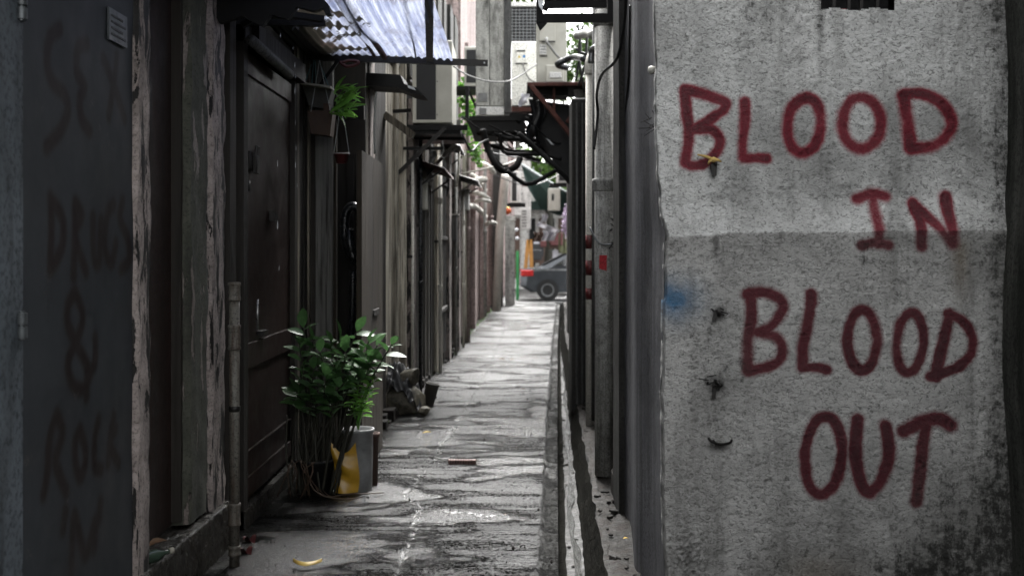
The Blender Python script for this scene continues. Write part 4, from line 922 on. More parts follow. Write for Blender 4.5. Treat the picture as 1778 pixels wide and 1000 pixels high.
# brackets, frayed bits and cables on the pipes
alone(MB().tube([at(1024, 395, 7.38), at(1040, 422, 7.36), at(1062, 424, 7.36), at(1076, 420, 7.3)], .006, 8, smooth=4).build('pipe_clamp', M['galv'], smooth=True), 'thin metal clamp round the thick grey pipe', 'clamp')
mb = MB(); rr = random.Random(5)
for i in range(16):
    q = at(rr.uniform(1058, 1078), rr.uniform(388, 432), 7.28); mb.bar(q, q + Vector((rr.uniform(-.04, .04), rr.uniform(-.02, .02), rr.uniform(-.05, .04))), .012, .006)
alone(mb.build('scrap_tangle', M['iron']), 'tangled rusty scraps caught behind the thick pipe', 'scrap')
alone(MB().tube([at(1088, -40, 6.0), at(1085, 30, 6.2), at(1072, 100, 6.4), at(1045, 130, 6.8), at(1036, 165, 7.2), at(1038, 200, 7.3), at(1031, 260, 7.3)], .009, 8, smooth=6).build('cable', M['cable'], smooth=True), 'black cable sagging across the right hand pipes', 'cable')
alone(MB().tube([at(1094, 10, 5.9), at(1092, 120, 6.1), at(1086, 200, 6.4), at(1082, 260, 6.9)], .006, 8, smooth=6).build('cable', M['cable'], smooth=True), 'thin black cable running down beside the slate wall', 'cable')
mb = MB()
for i in range(9):
    q = at(rr.uniform(1128, 1140), rr.uniform(200, 225), 4.6 + i * .02); mb.bar(q, q + Vector((rr.uniform(-.05, .0), 0, rr.uniform(-.03, .03))), .003, .003)
alone(mb.build('wire_scrap', M['iron']), 'snagged bits of wire on the slate wall corner', 'wire')
alone(MB().lathe(at(1133, 122, 4.62), [(.002, -.02), (.016, -.014), (.018, .0), (.010, .014), (.002, .022)], 9, Matrix.Rotation(R(80), 3, 'Y')).build('insulator_knob', M['ac_beige'], smooth=True), 'small broken knob on the slate wall corner', 'knob')
# concrete block step by the pipe foot
bl = MB().box(sx(1068, 6.7), sx(1068, 6.7) + .16, 6.55, 7.0, -.02, .15, c=.012); alone(bl.build('concrete_block', M['kerb']), 'small mossy concrete block at the foot of the pipes', 'block')
mb = MB(); rr = random.Random(15)
for i in range(90):
    d = 4.6 + 9 * rr.random() ** 1.6; x = rr.uniform(G2(d) + .01, RW(d)); s = rr.uniform(.006, .030)
    Mx = Matrix.Translation((x, d, .012)) @ Matrix.Rotation(rr.uniform(0, 6.3), 4, 'Z') @ Matrix.Rotation(rr.uniform(-.6, .6), 4, 'X')
    mb.box(-s, s * rr.uniform(.5, 1), -s * rr.uniform(.4, .9), s * .7, -s * .5, s * rr.uniform(.2, .5), Mx, s * .18)
props(mb.build('rubble', M['kerb']), 'loose rubble and grit along the drain', 'rubble', kind='stuff')
mb = MB(); 
for i in range(70):
    d = 5 + 11 * rr.random() ** 1.5; x = rr.uniform(G1(d) + .03, G2(d) - .04); s = rr.uniform(.006, .025)
    mb.lathe((x, d, -.23), [(.002, -s * .5), (s, -s * .1), (s * .7, s * .3), (.002, s * .5)], 6)
props(mb.build('drain_debris', M['kerb']), 'small stones and litter lying in the drain', 'debris', kind='stuff')

# ------------------------------------------------------------------ awning (left, overhead)
aw = thing('awning', 'corrugated bluish plastic awning with rusty iron beam on the left', 'awning', (-1.0, 8, 2.8))
ax0, ax1, ay0, ay1 = -1.50, -.415, 4.7, 8.0
def awn(u, v):
    x = ax0 + (ax1 - ax0) * u; y = ay0 + (ay1 - ay0) * v
    return (x, y, 2.86 + (.009 + .003 * math.sin(y * 2 + x * 5)) * math.sin(2 * math.pi * (x + .006 * math.sin(y * 2.2)) / .052) - (x - ax0) * .035 + .012 * math.sin(y * 3 + x * 4))
MB().grid(awn, 170, 14).build('sheet', M['sheet'], aw, smooth=True)
mb = MB(); b0, b1 = at(508, 99, 7.98), at(847, 110, 7.98); mb.bar(b0 + Vector((0, 0, .006)), b1 + Vector((0, 0, .0)), .012, .044); mb.bar(b0 + Vector((0, .02, -.014)), b1 + Vector((0, .02, -.014)), .04, .008)
mb.build('front_beam', M['iron'], aw)
MB().lathe(at(841, 109.5, 7.97), [(.003, -.004), (.006, -.004), (.006, .002), (.003, .002)], 10, Matrix.Rotation(R(90), 3, 'X')).build('bolt', M['galv'], aw)
MB().bar(at(746, 106, 7.93), at(745, -14, 5.9), .048, .02).build('rafter', M['iron'], aw)
MB().bar(at(588, 104, 7.95), at(510, 215, 7.95), .026, .022).build('brace', M['black'], aw)
MB().tube([at(575, -25, 6.0), at(612, 35, 6.9), at(650, 98, 7.85)], .012, 8).build('batten', M['rust'], aw)
MB().tube([at(704, -20, 6.0), at(712, 40, 6.9), at(722, 100, 7.85)], .006, 8).build('seam_strip', M['iron'], aw)
MB().tube([at(590, -25, 6.0), at(625, 35, 6.9), at(668, 100, 7.85)], .020, 8).build('batten', M['rust'], aw)
# dark battens and fallen leaf litter over the wall side, seen against the sheet
for (p0, p1, w_) in ((at(395, 38, 6.0), at(560, 42, 6.4), .06), (at(380, 8, 5.9), at(560, 34, 6.2), .05), (at(420, 45, 5.9), at(465, 20, 5.9), .04)):
    MB().bar(p0, p1, w_, .03).build('batten', M['black'], aw)
# broken dark roofing hanging at the top left
br = thing('broken_roofing', 'black torn roofing felt hanging at the top left', 'roofing', at(470, 0, 5.6))
mb = MB(); rr = random.Random(21)
poly = [at(330, -60, 5.6), at(380, 40, 5.6), at(420, 28, 5.6), at(455, 46, 5.6), at(470, 25, 5.6), at(500, 34, 5.6), at(515, 12, 5.6), at(545, 20, 5.6), at(560, 14, 5.6), at(566, 27, 5.6), at(574, 24, 5.6), at(570, 8, 5.6), at(556, -8, 5.6), at(545, -60, 5.6)]
mb.prism(poly, (0, .05, 0)); mb.build('felt', M['black'], br)
MB().box(-1.55, -.95, 1.5, 5.5, 3.0, 3.06).build('added_shade_sheet', M['black'], br)  # sheets added overhead, out of view, to keep the left side dark
MB().box(-1.55, -1.25, 5.5, 9.0, 2.98, 3.02).build('added_shade_sheet', M['black'], br)
# wall plate shadowed gutter above the brown door
alone(MB().box(LX - .05, LX + .09, 6.2, 7.6, 2.60, 2.72).build('timber_plate', M['wood_dark']), 'dark timber plate above the brown door', 'beam')
# second jagged iron awning behind
sa = thing('iron_canopy', 'dark rusted canopy edge behind the awning with bent tip', 'canopy', at(660, 150, 9))
MB().prism([at(590, 124, 9), at(695, 130, 9), at(702, 146, 9), at(722, 152, 9), at(736, 166, 9), at(716, 163, 9), at(690, 152, 9), at(590, 146, 9)], (0, .5, .02)).build('sheet', M['black'], sa)
MB().prism([at(707, 148, 8.98), at(719, 152, 8.98), at(722, 157, 8.98), at(709, 153, 8.98)], (0, .01, 0)).build('bent_tip', M['galv'], sa)
MB().bar(at(590, 135, 9.02), at(665, 135, 9.02), .03, .05).build('bar', M['iron'], sa)
for px in (612, 640): MB().bar(at(px, 100, 9.1), at(px, 150, 9.1), .02).build('strut', M['iron'], sa)
alone(MB().tube([at(590, 108, 7.9), at(602, 116, 7.9), at(618, 113, 7.9), at(622, 108, 7.9), at(608, 106, 7.9), at(594, 109, 7.9)], .011, 8, smooth=5).build('rope_coil', M['pot_red'], smooth=True), 'faded red rope coil hung under the awning beam', 'rope')

# ------------------------------------------------------------------ leaves and plants
def leaf_mesh(name, m, L=1, W=.4, fold=.12, droop=.15, n=5):
    mb = MB(); vs = []
    for i in range(n + 1):
        t = i / n; w_ = W * math.sin(math.pi * min(1, t * .95 + .03)) ** .8 * .5; z = -droop * t * t * L
        vs += [(t * L, -w_, z + fold * w_), (t * L, 0, z), (t * L, w_, z + fold * w_)]
    fs = []
    for i in range(n):
        a = i * 3; fs += [(a, a + 1, a + 4, a + 3), (a + 1, a + 2, a + 5, a + 4)]
    mb.add(vs, fs); me = mb.mesh(name, smooth=True); me.materials.append(m); return me
LD = [leaf_mesh('leaf', M['leaf_dark'], 1, .58, .35, .10), leaf_mesh('leaf', M['leaf_dark'], 1, .52, .2, .30)]
LBR = [leaf_mesh('leaf', M['leaf_bright'], 1, .20, .5, .3), leaf_mesh('leaf', M['leaf_bright'], 1, .24, .4, .12)]
LBS = [leaf_mesh('leaf', M['leaf_bright'], 1, .36, .5, .2)]
LDRY = leaf_mesh('leaf', M['leaf_dry'], 1, .45, .6, .1); LBRN = leaf_mesh('leaf', M['leaf_brown'], 1, .5, .8, .2)
def orient(dirv, roll):
    x = Vector(dirv).normalized(); up = Vector((0, 0, 1)); y = up.cross(x)
    y = y.normalized() if y.length > 1e-3 else Vector((0, 1, 0)); z = x.cross(y)
    m = Matrix((x, y, z)).transposed() @ Matrix.Rotation(roll, 3, 'X'); return m.to_euler()
pl = thing('potted_plant', 'glossy dark green bushy plant standing in front of the shed', 'plant', at(565, 860, 7.0))
base = Vector(((545 - 889) * 6.95 / F, 6.95, .0)); rr = random.Random(12); cnt = 0
tops = [(527, 568, 7.0), (520, 600, 6.9), (541, 590, 7.0), (556, 610, 6.85), (545, 640, 6.8), (525, 655, 7.0), (515, 680, 6.9), (575, 595, 7.1), (590, 585, 7.1), (600, 610, 6.9), (585, 640, 6.8), (610, 640, 6.9),
        (565, 655, 6.75), (598, 665, 6.8), (640, 592, 6.9), (655, 600, 6.8), (680, 598, 6.7), (628, 610, 6.9), (640, 630, 6.8), (575, 690, 6.8), (545, 690, 6.8), (620, 575, 7.0), (650, 618, 6.8)]
for (px, py, d) in tops:
    tp = at(px, py, d); bs = base + Vector((rr.uniform(-.12, .14), rr.uniform(-.10, .12), .02))
    mid = bs.lerp(tp, .55) + Vector((rr.uniform(-.05, .05), 0, .08))
    path = MB().tube([bs, mid, tp], 1, 3, smooth=8); ctr = [sum((Vector(v) for v in path.v[i:i + 3]), Vector()) / 3 for i in range(0, len(path.v), 3)]
    MB().tube(ctr, [.009, .007, .004], 6).build('stem', M['stem'], pl, smooth=True)
    nl = 9
    for k in range(nl):
        if cnt >= 270: break
        t_ = .60 + .40 * k / (nl - 1); i = min(len(ctr) - 2, int(t_ * (len(ctr) - 1))); c = ctr[i].lerp(ctr[i + 1], t_ * (len(ctr) - 1) - i) if i + 1 < len(ctr) else ctr[-1]
        ax_ = (ctr[i + 1] - ctr[i]).normalized(); s = 1 if k % 2 else -1
        dv = ax_ * .55 + Vector((s * rr.uniform(.5, 1), rr.uniform(-.9, .3), rr.uniform(-.35, .35)))
        if k == nl - 1: dv = ax_ + Vector((rr.uniform(-.3, .3), -.2, 0))
        sc = rr.uniform(.075, .125)
        put(LD[k % 2], 'leaf', pl, c, orient(dv, rr.uniform(-.7, .7)), (sc, sc, sc)); cnt += 1
mb = MB()
for i in range(18):
    bs = base + Vector((rr.uniform(-.15, .15), rr.uniform(-.12, .08), .01)); tp = bs + Vector((rr.uniform(-.08, .1), rr.uniform(-.05, .1), rr.uniform(.45, .75)))
    mb.tube([bs, bs.lerp(tp, .5) + Vector((rr.uniform(-.03, .03), 0, 0)), tp], [.007, .006, .004], 6, smooth=3)
mb.build('cane_clump', M['stem'], pl, smooth=True)
MB().lathe(base + Vector((0, .03, 0)), [(.09, 0), (.115, .19), (.125, .195), (.125, .21), (.11, .21), (.10, .17)], 20).build('pot', M['black'], pl, smooth=True)
mb = MB()
for i in range(12):
    a_ = rr.uniform(2.2, 5.0); r0 = rr.uniform(.05, .14); q = base + Vector((math.cos(a_) * r0, -.06 + math.sin(a_) * r0 * .7, .22)); e = q + Vector((rr.uniform(-.12, .16), rr.uniform(-.10, .05), -.21))
    mb.tube([q, q.lerp(e, .5) + Vector((rr.uniform(-.06, .06), -.05, .05)), e], .0035, 5, smooth=4)
mb.tube([at(560, 850, 6.9), at(575, 862, 6.75), at(600, 858, 6.8), at(650, 856, 6.85), at(665, 855, 6.9)], .004, 5, smooth=5)
mb.tube([at(530, 800, 6.9), at(545, 850, 6.7), at(590, 866, 6.7), at(640, 862, 6.9)], .0045, 5, smooth=5)
mb.build('root_tangle', M['roots'], pl, smooth=True)
# bright young plant
p2 = thing('young_plant', 'small bright green plant growing from the grey bucket', 'plant', at(625, 745, 7.05))
for (px, py) in ((640, 665), (628, 690), (622, 672), (636, 700), (614, 700), (648, 660)):
    tp = at(px, py, 6.7); bs = at(622, 745, 7.0)
    MB().tube([bs, bs.lerp(tp, .6) + Vector((-.01, 0, .01)), tp], [.005, .003], 6, smooth=4).build('stem', M['leaf_bright'], p2, smooth=True)
    for k in range(9):
        c = bs.lerp(tp, .45 + .55 * k / 8); s = 1 if k % 2 else -1; dv = (tp - bs).normalized() * .6 + Vector((s * .7, rr.uniform(-.6, .2), rr.uniform(-.1, .3))); sc = rr.uniform(.06, .09)
        put(LBS[0], 'leaf', p2, c, orient(dv, rr.uniform(-.5, .5)), (sc, sc, sc))
bk = thing('bucket', 'tall grey white plastic bucket holding a young plant', 'bucket', at(620, 842, 7.05))
c0 = Vector((at(621, 0, 7.05).x, 7.05, 0)); c0.z = 0
MB().lathe(c0, [(.085, .0), (.09, .012), (.094, .20), (.096, .36), (.104, .365), (.104, .385), (.094, .385), (.09, .34), (.002, .33)], 22).build('body', M['bucket'], bk, smooth=True)
MB().lathe(c0, [(.09, .335), (.089, .345), (.002, .35)], 18).build('soil', M['soil'], bk)
yb = MB().grid(lambda u, v: (c0.x - .135 + .150 * u + .012 * math.sin(v * 5), c0.y - .10 - .03 * math.sin(u * 2.5 + .4) - .012 * math.sin(v * 9 + u * 4), .012 + (.31 - .07 * math.sin(u * 3.1)) * v), 14, 14)
alone(yb.build('plastic_bag', M['yellow_bag'], smooth=True), 'crumpled yellow plastic sheet hung on the grey bucket', 'bag')
# terracotta pot stack
tp_ = thing('flower_pot', 'empty brown clay pot with thick rim behind the bucket', 'pot', (sx(646, 7.6), 7.6, 0))
c1 = Vector((sx(646, 7.2), 7.2, 0)); MB().lathe(c1, [(.035, 0), (.042, .31), (.05, .31), (.05, .335), (.040, .335), (.036, .26), (.002, .25)], 20).build('body', M['terracotta'], tp_, smooth=True)

# hanging pots
hpn = thing('hanging_planter', 'wet basket planter with pale rim under the awning brace', 'planter', at(550, 185, 7.8))
q0, q1, q2, q3 = at(524, 148, 7.8), at(577, 155, 7.8), at(566, 190, 7.8), at(537, 184, 7.8)
MB().prism([q0, q1, q2, q3], (0, .16, 0)).build('basket', M['planter'], hpn); MB().bar(q0 + Vector((0, 0, .004)), q1 + Vector((0, 0, .004)), .17, .014).build('rim', M['rim'], hpn)
for (a_, b_) in (((545, 105), (541, 150)), ((547, 105), (549, 151)), ((553, 105), (572, 154)), ((541, 112), (528, 148))):
    MB().tube([at(*a_, 7.8), at(*b_, 7.78)], .003, 6).build('string', M['string_teal'], hpn)
pb = thing('hanging_pot', 'square brown hanging pot below the pale rimmed basket', 'pot', at(555, 235, 7.75))
MB().prism([at(534, 192, 7.7), at(578, 192, 7.7), at(573, 236, 7.7), at(540, 232, 7.7)], (0, .15, 0)).build('body', M['pot_brown'], pb)
MB().prism([at(561, 180, 7.72), at(573, 180, 7.72), at(571, 193, 7.72), at(562, 193, 7.72)], (0, .05, 0)).build('clay_rim', M['terracotta'], pb)
for x0 in (540, 574): MB().tube([at(x0, 194, 7.7), at(555, 105, 7.8)], .0025, 5).build('string', M['string'], pb)
orc = thing('orchid', 'bright green strap leaved orchid spilling from the hanging pots', 'plant', at(580, 190, 7.7))
oc = at(580, 188, 7.7)
for i in range(46):
    a_ = rr.uniform(-1.0, 1.4); ln = rr.uniform(.07, .17); st_ = at(rr.uniform(576, 606), rr.uniform(152, 196), rr.uniform(7.55, 7.75))
    dv = Vector((math.cos(a_), rr.uniform(-.6, .2), math.sin(a_) * .6)); put(LBR[i % 2], 'leaf', orc, st_, orient(dv, rr.uniform(-.9, .9)), (ln, ln, ln))
for (a_, b_, c_) in (((572, 196), (600, 178), (626, 160)), ((576, 190), (608, 170), (620, 158)), ((575, 198), (600, 196), (618, 205)), ((590, 175), (605, 160), (618, 156))):
    m_ = MB()
    A_, B_, C_ = at(*a_, 7.6), at(*b_, 7.55), at(*c_, 7.5)
    n = 10; vs = []
    for i in range(n + 1):
        t = i / n; c = A_ * (1 - t) ** 2 + B_ * 2 * t * (1 - t) + C_ * t * t; w_ = .014 * math.sin(math.pi * (t * .9 + .08))
        vs += [c + Vector((0, -.004, w_)), c + Vector((0, .004, -w_))]
    m_.add(vs, [(2 * i, 2 * i + 2, 2 * i + 3, 2 * i + 1) for i in range(n)]); m_.build('leaf', M['leaf_bright'], orc, smooth=True)
rp = thing('hanging_pot', 'small dull red pot hanging from long white strings', 'pot', at(593, 285, 7.6))
cr = at(593, 284, 7.6)
MB().lathe(cr, [(.036, 0), (.045, .055), (.052, .056), (.052, .07), (.044, .07), (.04, .05), (.002, .05)], 18).build('body', M['pot_red'], rp, smooth=True)
MB().lathe(cr, [(.053, .062), (.055, .062), (.055, .067), (.053, .067)], 18).build('rim_wire', M['string'], rp)
for s in (-1, 1): MB().tube([at(593 + s * 13.5, 268, 7.6), at(593 + s * 5, 210, 7.6), at(588, 190, 7.6)], .0022, 5).build('string', M['string'], rp)

# ------------------------------------------------------------------ stones, tarp, litter on the ground
def rock(c, s, seed, name='rock', m=None):
    bm = bmesh.new(); bmesh.ops.create_icosphere(bm, subdivisions=4, radius=1); r_ = random.Random(seed); ph = [r_.uniform(0, 6) for _ in range(6)]; pls = [(Vector((r_.gauss(0, 1), r_.gauss(0, 1), r_.gauss(0, .8))).normalized(), r_.uniform(.6, .85)) for _ in range(16)]
    for v in bm.verts:
        n = v.co.normalized(); k = 1 + .16 * math.sin(n.x * 3 + ph[0]) * math.cos(n.y * 3.4 + ph[1]) + .08 * math.sin(n.z * 7 + ph[2] + n.x * 5) + .05 * math.sin(n.y * 13 + ph[3])
        q = n * k
        for nn_, dd_ in pls:
            e_ = q.dot(nn_) - dd_
            if e_ > 0: q = q - nn_ * e_ * .92
        v.co = Vector((q.x * s[0], q.y * s[1], q.z * s[2])) + Vector(c)
    vs = [v.co.copy() for v in bm.verts]; fs = [[v.index for v in f.verts] for f in bm.faces]; bm.free()
    return MB().add(vs, fs).build(name, m or M['stone'], smooth=True)
D0 = 10.3
alone(rock((at(705, 0, D0).x, D0, .13), (.24, .17, .16), 1), 'big rough grey rock lying in the alley by the boards', 'rock', 'rocks by the board wall')
alone(rock((at(706, 0, D0).x, D0 + .02, .33), (.12, .11, .09), 2), 'smaller pale rock sitting on top of the big rock', 'rock', 'rocks by the board wall')
alone(rock((at(737, 0, D0 - .1).x, D0 - .2, .06), (.06, .06, .05), 4), 'small dark stone right of the big rock', 'rock', 'rocks by the board wall')
c2 = Vector((at(742, 0, D0 + .1).x, D0 + .15, .05)); alone(MB().lathe(c2, [(.05, 0), (.062, .20), (.068, .20), (.068, .215), (.058, .215), (.05, .1), (.002, .1)], 18, Matrix.Rotation(R(12), 3, 'Y')).build('flower_pot', M['planter'], smooth=True), 'small tilted dark pot beside the big rock', 'pot')
def tarp(u, v):
    x = at(660, 0, D0).x + (.36) * u; y = D0 - .16 + .5 * v; r = math.hypot(u - .35, v - .5)
    z = .42 - .38 * max(0, r - .2) ** 1.3 * 1.9 + .030 * math.sin(u * 23 + v * 11 + 2 * math.sin(v * 9)) + .022 * math.sin(v * 31 - u * 17 + 2 * math.sin(u * 12))
    return (x + .10 * (v - .5) * 0, y, max(.015, z))
alone(MB().grid(lambda u, v: tarp(u * 1.25 - .05, v), 34, 34).build('plastic_sheet', M['tarp'], smooth=True), 'crumpled black plastic sheet heaped against the board wall', 'sheet')
def gp(px, py, z=0.012): d = 1.5 * F / (py - 431); return Vector(((px - 889) * d / F, d, z))
# banana-like yellow leaf in the foreground
q0 = gp(509, 982); q1 = gp(530, 989); q2 = gp(559, 983); n = 12; vs = []
for i in range(n + 1):
    t = i / n; c = q0 * (1 - t) ** 2 + (q1 * 2 - (q0 + q2) * .5) * 2 * t * (1 - t) * 1.0 + q2 * t * t; w_ = .016 * math.sin(math.pi * (t * .9 + .06))
    vs += [c + Vector((0, -w_, .012)), c + Vector((0, 0, .026)), c + Vector((0, w_, .012))]
fs = [f for i in range(n) for f in ((3 * i, 3 * i + 1, 3 * i + 4, 3 * i + 3), (3 * i + 1, 3 * i + 2, 3 * i + 5, 3 * i + 4))]
alone(MB().add(vs, fs).build('fallen_leaf', M['leaf_dry'], smooth=True), 'curved yellow leaf nearest the camera on the wet path', 'leaf', 'fallen leaves')
def litter(px, py, sc, me, lab, rz):
    o = put(me, 'fallen_leaf', None, gp(px, py, .025), (rr.uniform(-.2, .2), rr.uniform(-.2, .1), rz), (sc, sc, sc)); props(o, lab, 'leaf', 'fallen leaves')
litter(734, 757, .07, LDRY, 'pale yellow leaf in the dark wet patch', .3)
litter(744, 708, .06, LDRY, 'orange yellow leaf just in front of the rocks', 1.2)
litter(751, 690, .05, LDRY, 'yellow leaf right of the small tilted pot', 2.2)
litter(735, 703, .05, LDRY, 'yellow leaf under the edge of the big rock', .9)
litter(1082, 943, .035, LDRY, 'tiny yellow leaf at the foot of the right wall', .5)
litter(905, 680, .05, LBRN, 'curled brown leaf in the middle of the path', .4)
litter(932, 676, .05, LBRN, 'curled brown leaf near the drain', 1.4)
litter(866, 626, .09, LBRN, 'brown leaf lying far along the path', .2); litter(890, 628, .08, LBRN, 'second brown leaf far along the path, nearer the drain', 2)
litter(825, 806, .03, LBRN, 'small brown leaf by the brick fragment', 1); litter(878, 902, .03, LBRN, 'tiny dark leaf on the near path', 2)
for i, (px, py) in enumerate(((255, 948),)):
    o = put(LBRN, 'fallen_leaf', None, Vector((-1.50, ldep(258, -1.5), .27)), (.3, -.3, .7), (.08,) * 3); props(o, 'brown leaf behind the bottle on the ledge', 'leaf', 'fallen leaves')
bf = thing('brick_fragment', 'broken perforated brick lying flat on the wet path', 'brick', gp(800, 806))
b0 = gp(778, 806); b1 = gp(826, 806); dd = b0.y
MB().box(b0.x, b1.x, dd, dd + .05, .0, .03, c=.004).build('body', M['brick'], bf)
for i in range(9):
    x = b0.x + .012 + i * .018; MB().box(x, x + .008, dd - .002, dd + .004, .009, .021).build('hole', M['hole'], bf)
    MB().box(x, x + .009, dd + .014, dd + .036, .0302, .0312).build('hole', M['hole'], bf)
tr = MB()
for (px, py) in ((425, 965), (432, 945)):
    q = gp(px, py); tr.grid(lambda u, v: (q.x - .03 + .06 * u, q.y + .05 * v, .02 + .02 * math.sin(u * 5 + v * 4)), 5, 5)
alone(tr.build('litter_wrapper', M['pot_red'], smooth=True), 'scrap of reddish wrapper behind the downpipe foot', 'wrapper')
# small scattered grit on the path
mb = MB()
for i in range(420):
    d = 5 + 14 * rr.random() ** 1.8; x = rr.uniform(LW(d) + .05, G1(d) - .03); s = rr.uniform(.002, .006)
    if rr.random() < .1: s *= 2.2
    mb.lathe((x, d, .006), [(.0005, -s), (s, 0), (.0005, s)], 5)
props(mb.build('grit', M['soil']), 'dark grit and crumbs scattered over the wet path', 'grit', kind='stuff')
mb = MB()
for i in range(230):
    d = 9.5 + 18 * rr.random(); x = LW(d) + .05 + abs(rr.gauss(0, .03)); s = rr.uniform(.015, .05); q = Vector((x, d, .01))
    mb.add([q + Vector((-.004, 0, 0)), q + Vector((.004, 0, 0)), q + Vector((rr.uniform(-.02, .04), rr.uniform(-.02, .02), s))], [(0, 1, 2)])
props(mb.build('weeds', M['leaf_bright']), 'sparse small weeds at the foot of the boards', 'weeds', kind='stuff')

# ------------------------------------------------------------------ air conditioners and iron frames overhead
def ac(name, label, c, w_, h, dep, m, coil=None, group='outdoor air conditioner units'):
    th = thing(name, label, 'air conditioner', c, group); x0, x1 = c[0], c[0] + w_; y0, y1 = c[1], c[1] + dep; z0, z1 = c[2], c[2] + h
    MB().box(x0, x1, y0, y1, z0, z1, c=.008).build('casing', m, th)
    return th, x0, x1, y0, y1, z0, z1
p = at(716, 214, 11)
th, x0, x1, y0, y1, z0, z1 = ac('air_conditioner', 'beige air conditioner with dark grille on the left wall bracket', (p.x, 11, p.z), .385, .80, .85, M['ac_beige'])
gx0, gx1 = at(723, 0, 11).x, at(757, 0, 11).x
MB().box(gx0, gx1, y0 - .004, y0 + .02, z0 + .03, z1 - .03).build('coil_grille', M['coil'], th)
gr = MB()
nx_, nz_ = 7, 26
for i in range(nx_):
    for j in range(nz_):
        cx = gx0 + (i + .5 + .5 * (j % 2)) * (gx1 - gx0) / (nx_ + .5); cz = z0 + .04 + j * (z1 - z0 - .08) / nz_
        if cx < gx1 - .012: gr.box(cx - .009, cx + .009, y0 - .0065, y0 - .0045, cz, cz + .004)
gr.build('grille_wire', M['iron'], th)
for xx in (gx0 - .006, gx1 + .004, gx1 + .02): MB().box(xx - .003, xx + .003, y0 - .008, y0 - .001, z0 + .01, z1 - .01).build('edge_strip', M['ac_beige'], th)
MB().box(x0, x1, y0 - .012, y0 - .001, z0 + .005, z0 + .03).build('bottom_strip', M['ac_beige'], th)
for k in (.1, .5, .9):
    MB().lathe((gx1 + .012, y0 - .009, z0 + h_ if False else z0 + .8 * k), [(.002, -.002), (.006, -.002), (.006, .002), (.002, .002)], 8, Matrix.Rotation(R(90), 3, 'X')).build('screw', M['iron'], th)
# its bracket
bk_ = thing('wall_bracket', 'black iron bracket carrying the left air conditioner', 'bracket', at(750, 235, 11))
for (a_, b_, w_, h_) in (((706, 222, 10.95), (812, 222, 10.95), .03, .05), ((706, 238, 11.3), (806, 240, 11.3), .03, .05), ((700, 258, 10.9), (770, 258, 10.9), .03, .03)):
    MB().bar(at(*a_), at(*b_), w_, h_).build('rail', M['black'], bk_)
MB().bar(at(773, 222, 10.85), at(684, 308, 10.85), .03, .035).build('brace', M['iron'], bk_); MB().bar(at(805, 232, 12.2), at(723, 325, 12.2), .03, .035).build('brace', M['iron'], bk_)
MB().box(at(712, 0, 11).x, at(800, 0, 11).x, 10.95, 12.0, at(0, 234, 11).z, at(0, 226, 11).z).build('shelf', M['black'], bk_)
MB().tube([at(797, 222, 11.2), at(806, 240, 11.2), at(818, 262, 11.3), at(832, 250, 11.8), at(848, 242, 12.4)], .010, 8, smooth=5).build('cable', M['cable'], bk_, smooth=True)
alone(MB().tube([at(768, 245, 10.9), at(770, 262, 10.9), at(765, 270, 10.9), at(772, 276, 10.9)], .006, 6, smooth=3).build('wire_scrap', M['cable_grey'], smooth=True), 'pale wire end dangling under the left bracket', 'wire')
alone(MB().grid(lambda u, v: at(746 + 10 * u + 3 * math.sin(v * 5), 262 + 22 * v, 11.0 + .05 * math.sin(u * 4)), 5, 6).build('torn_plastic', M['bucket'], smooth=True), 'torn pale plastic scrap hanging under the left bracket', 'scrap')
# left timber arm
alone(MB().bar(at(668, 200, 10), at(718, 236, 10), .12, .06).build('timber_beam', M['wood']), 'short timber arm sticking from the board wall', 'timber')
alone(MB().bar(at(682, 194, 9.6), at(714, 192, 9.6), .02, .03).build('iron_peg', M['iron']), 'iron peg on the board wall left of the air conditioner', 'peg')
alone(MB().tube([at(653, 160, 9.0), at(650, 215, 9.0), at(651, 268, 9.0)], .009, 8, smooth=4).build('rope', M['string'], smooth=True), 'pale rope hanging left of the pale post', 'rope')

# rusty tall cabinet in mid air
cb = thing('metal_cabinet', 'tall mouldy grey metal cabinet hung above the alley', 'cabinet', at(852, 185, 13))
zb, x0, x1 = at(0, 184, 13).z, at(826, 0, 13).x, at(880, 0, 13).x; xm = (x0 + x1) / 2 - .02
MB().box(x0, xm - .003, 13, 13.35, zb, zb + 1.9, c=.006).build('panel', M['cabinet'], cb); MB().box(xm + .003, x1 - .03, 13.004, 13.35, zb, zb + 1.9, c=.006).build('panel', M['cabinet'], cb)
MB().box(x1 - .028, x1 + .05, 12.98, 13.35, zb - .08, zb + 1.9).build('corner_post', M['pipe_dark'], cb)
MB().box(x0, x1 - .03, 12.985, 13.3, zb - .11, zb - .012, c=.006).build('base_box', M['ac_white'], cb)
MB().box(at(832, 0, 12.9).x, at(844, 0, 12.9).x, 12.972, 12.984, zb - .10, zb - .03).build('cover_plate', M['bucket'], cb)
MB().box(at(830, 0, 13).x, at(846, 0, 13).x, 12.992, 12.999, at(0, 177, 13).z, at(0, 162, 13).z).build('sticker', M['bucket'], cb)
fr = thing('iron_rack', 'black iron frame under the tall mouldy cabinet', 'frame', at(850, 215, 13))
for (a_, b_, w_, h_) in (((815, 206, 13), (905, 206, 13), .04, .05), ((822, 232, 13.2), (945, 236, 13.2), .04, .05), ((811, 150, 13), (811, 206, 13), .04, .04), ((811, 206, 13), (826, 236, 13), .04, .04), ((811, 152, 13.3), (828, 190, 13.3), .03, .03), ((880, 264, 13), (975, 268, 13), .05, .06), ((885, 202, 13.1), (1010, 215, 13.1), .05, .08)):
    MB().bar(at(*a_), at(*b_), w_, h_).build('bar', M['black'], fr)
r9 = random.Random(77)
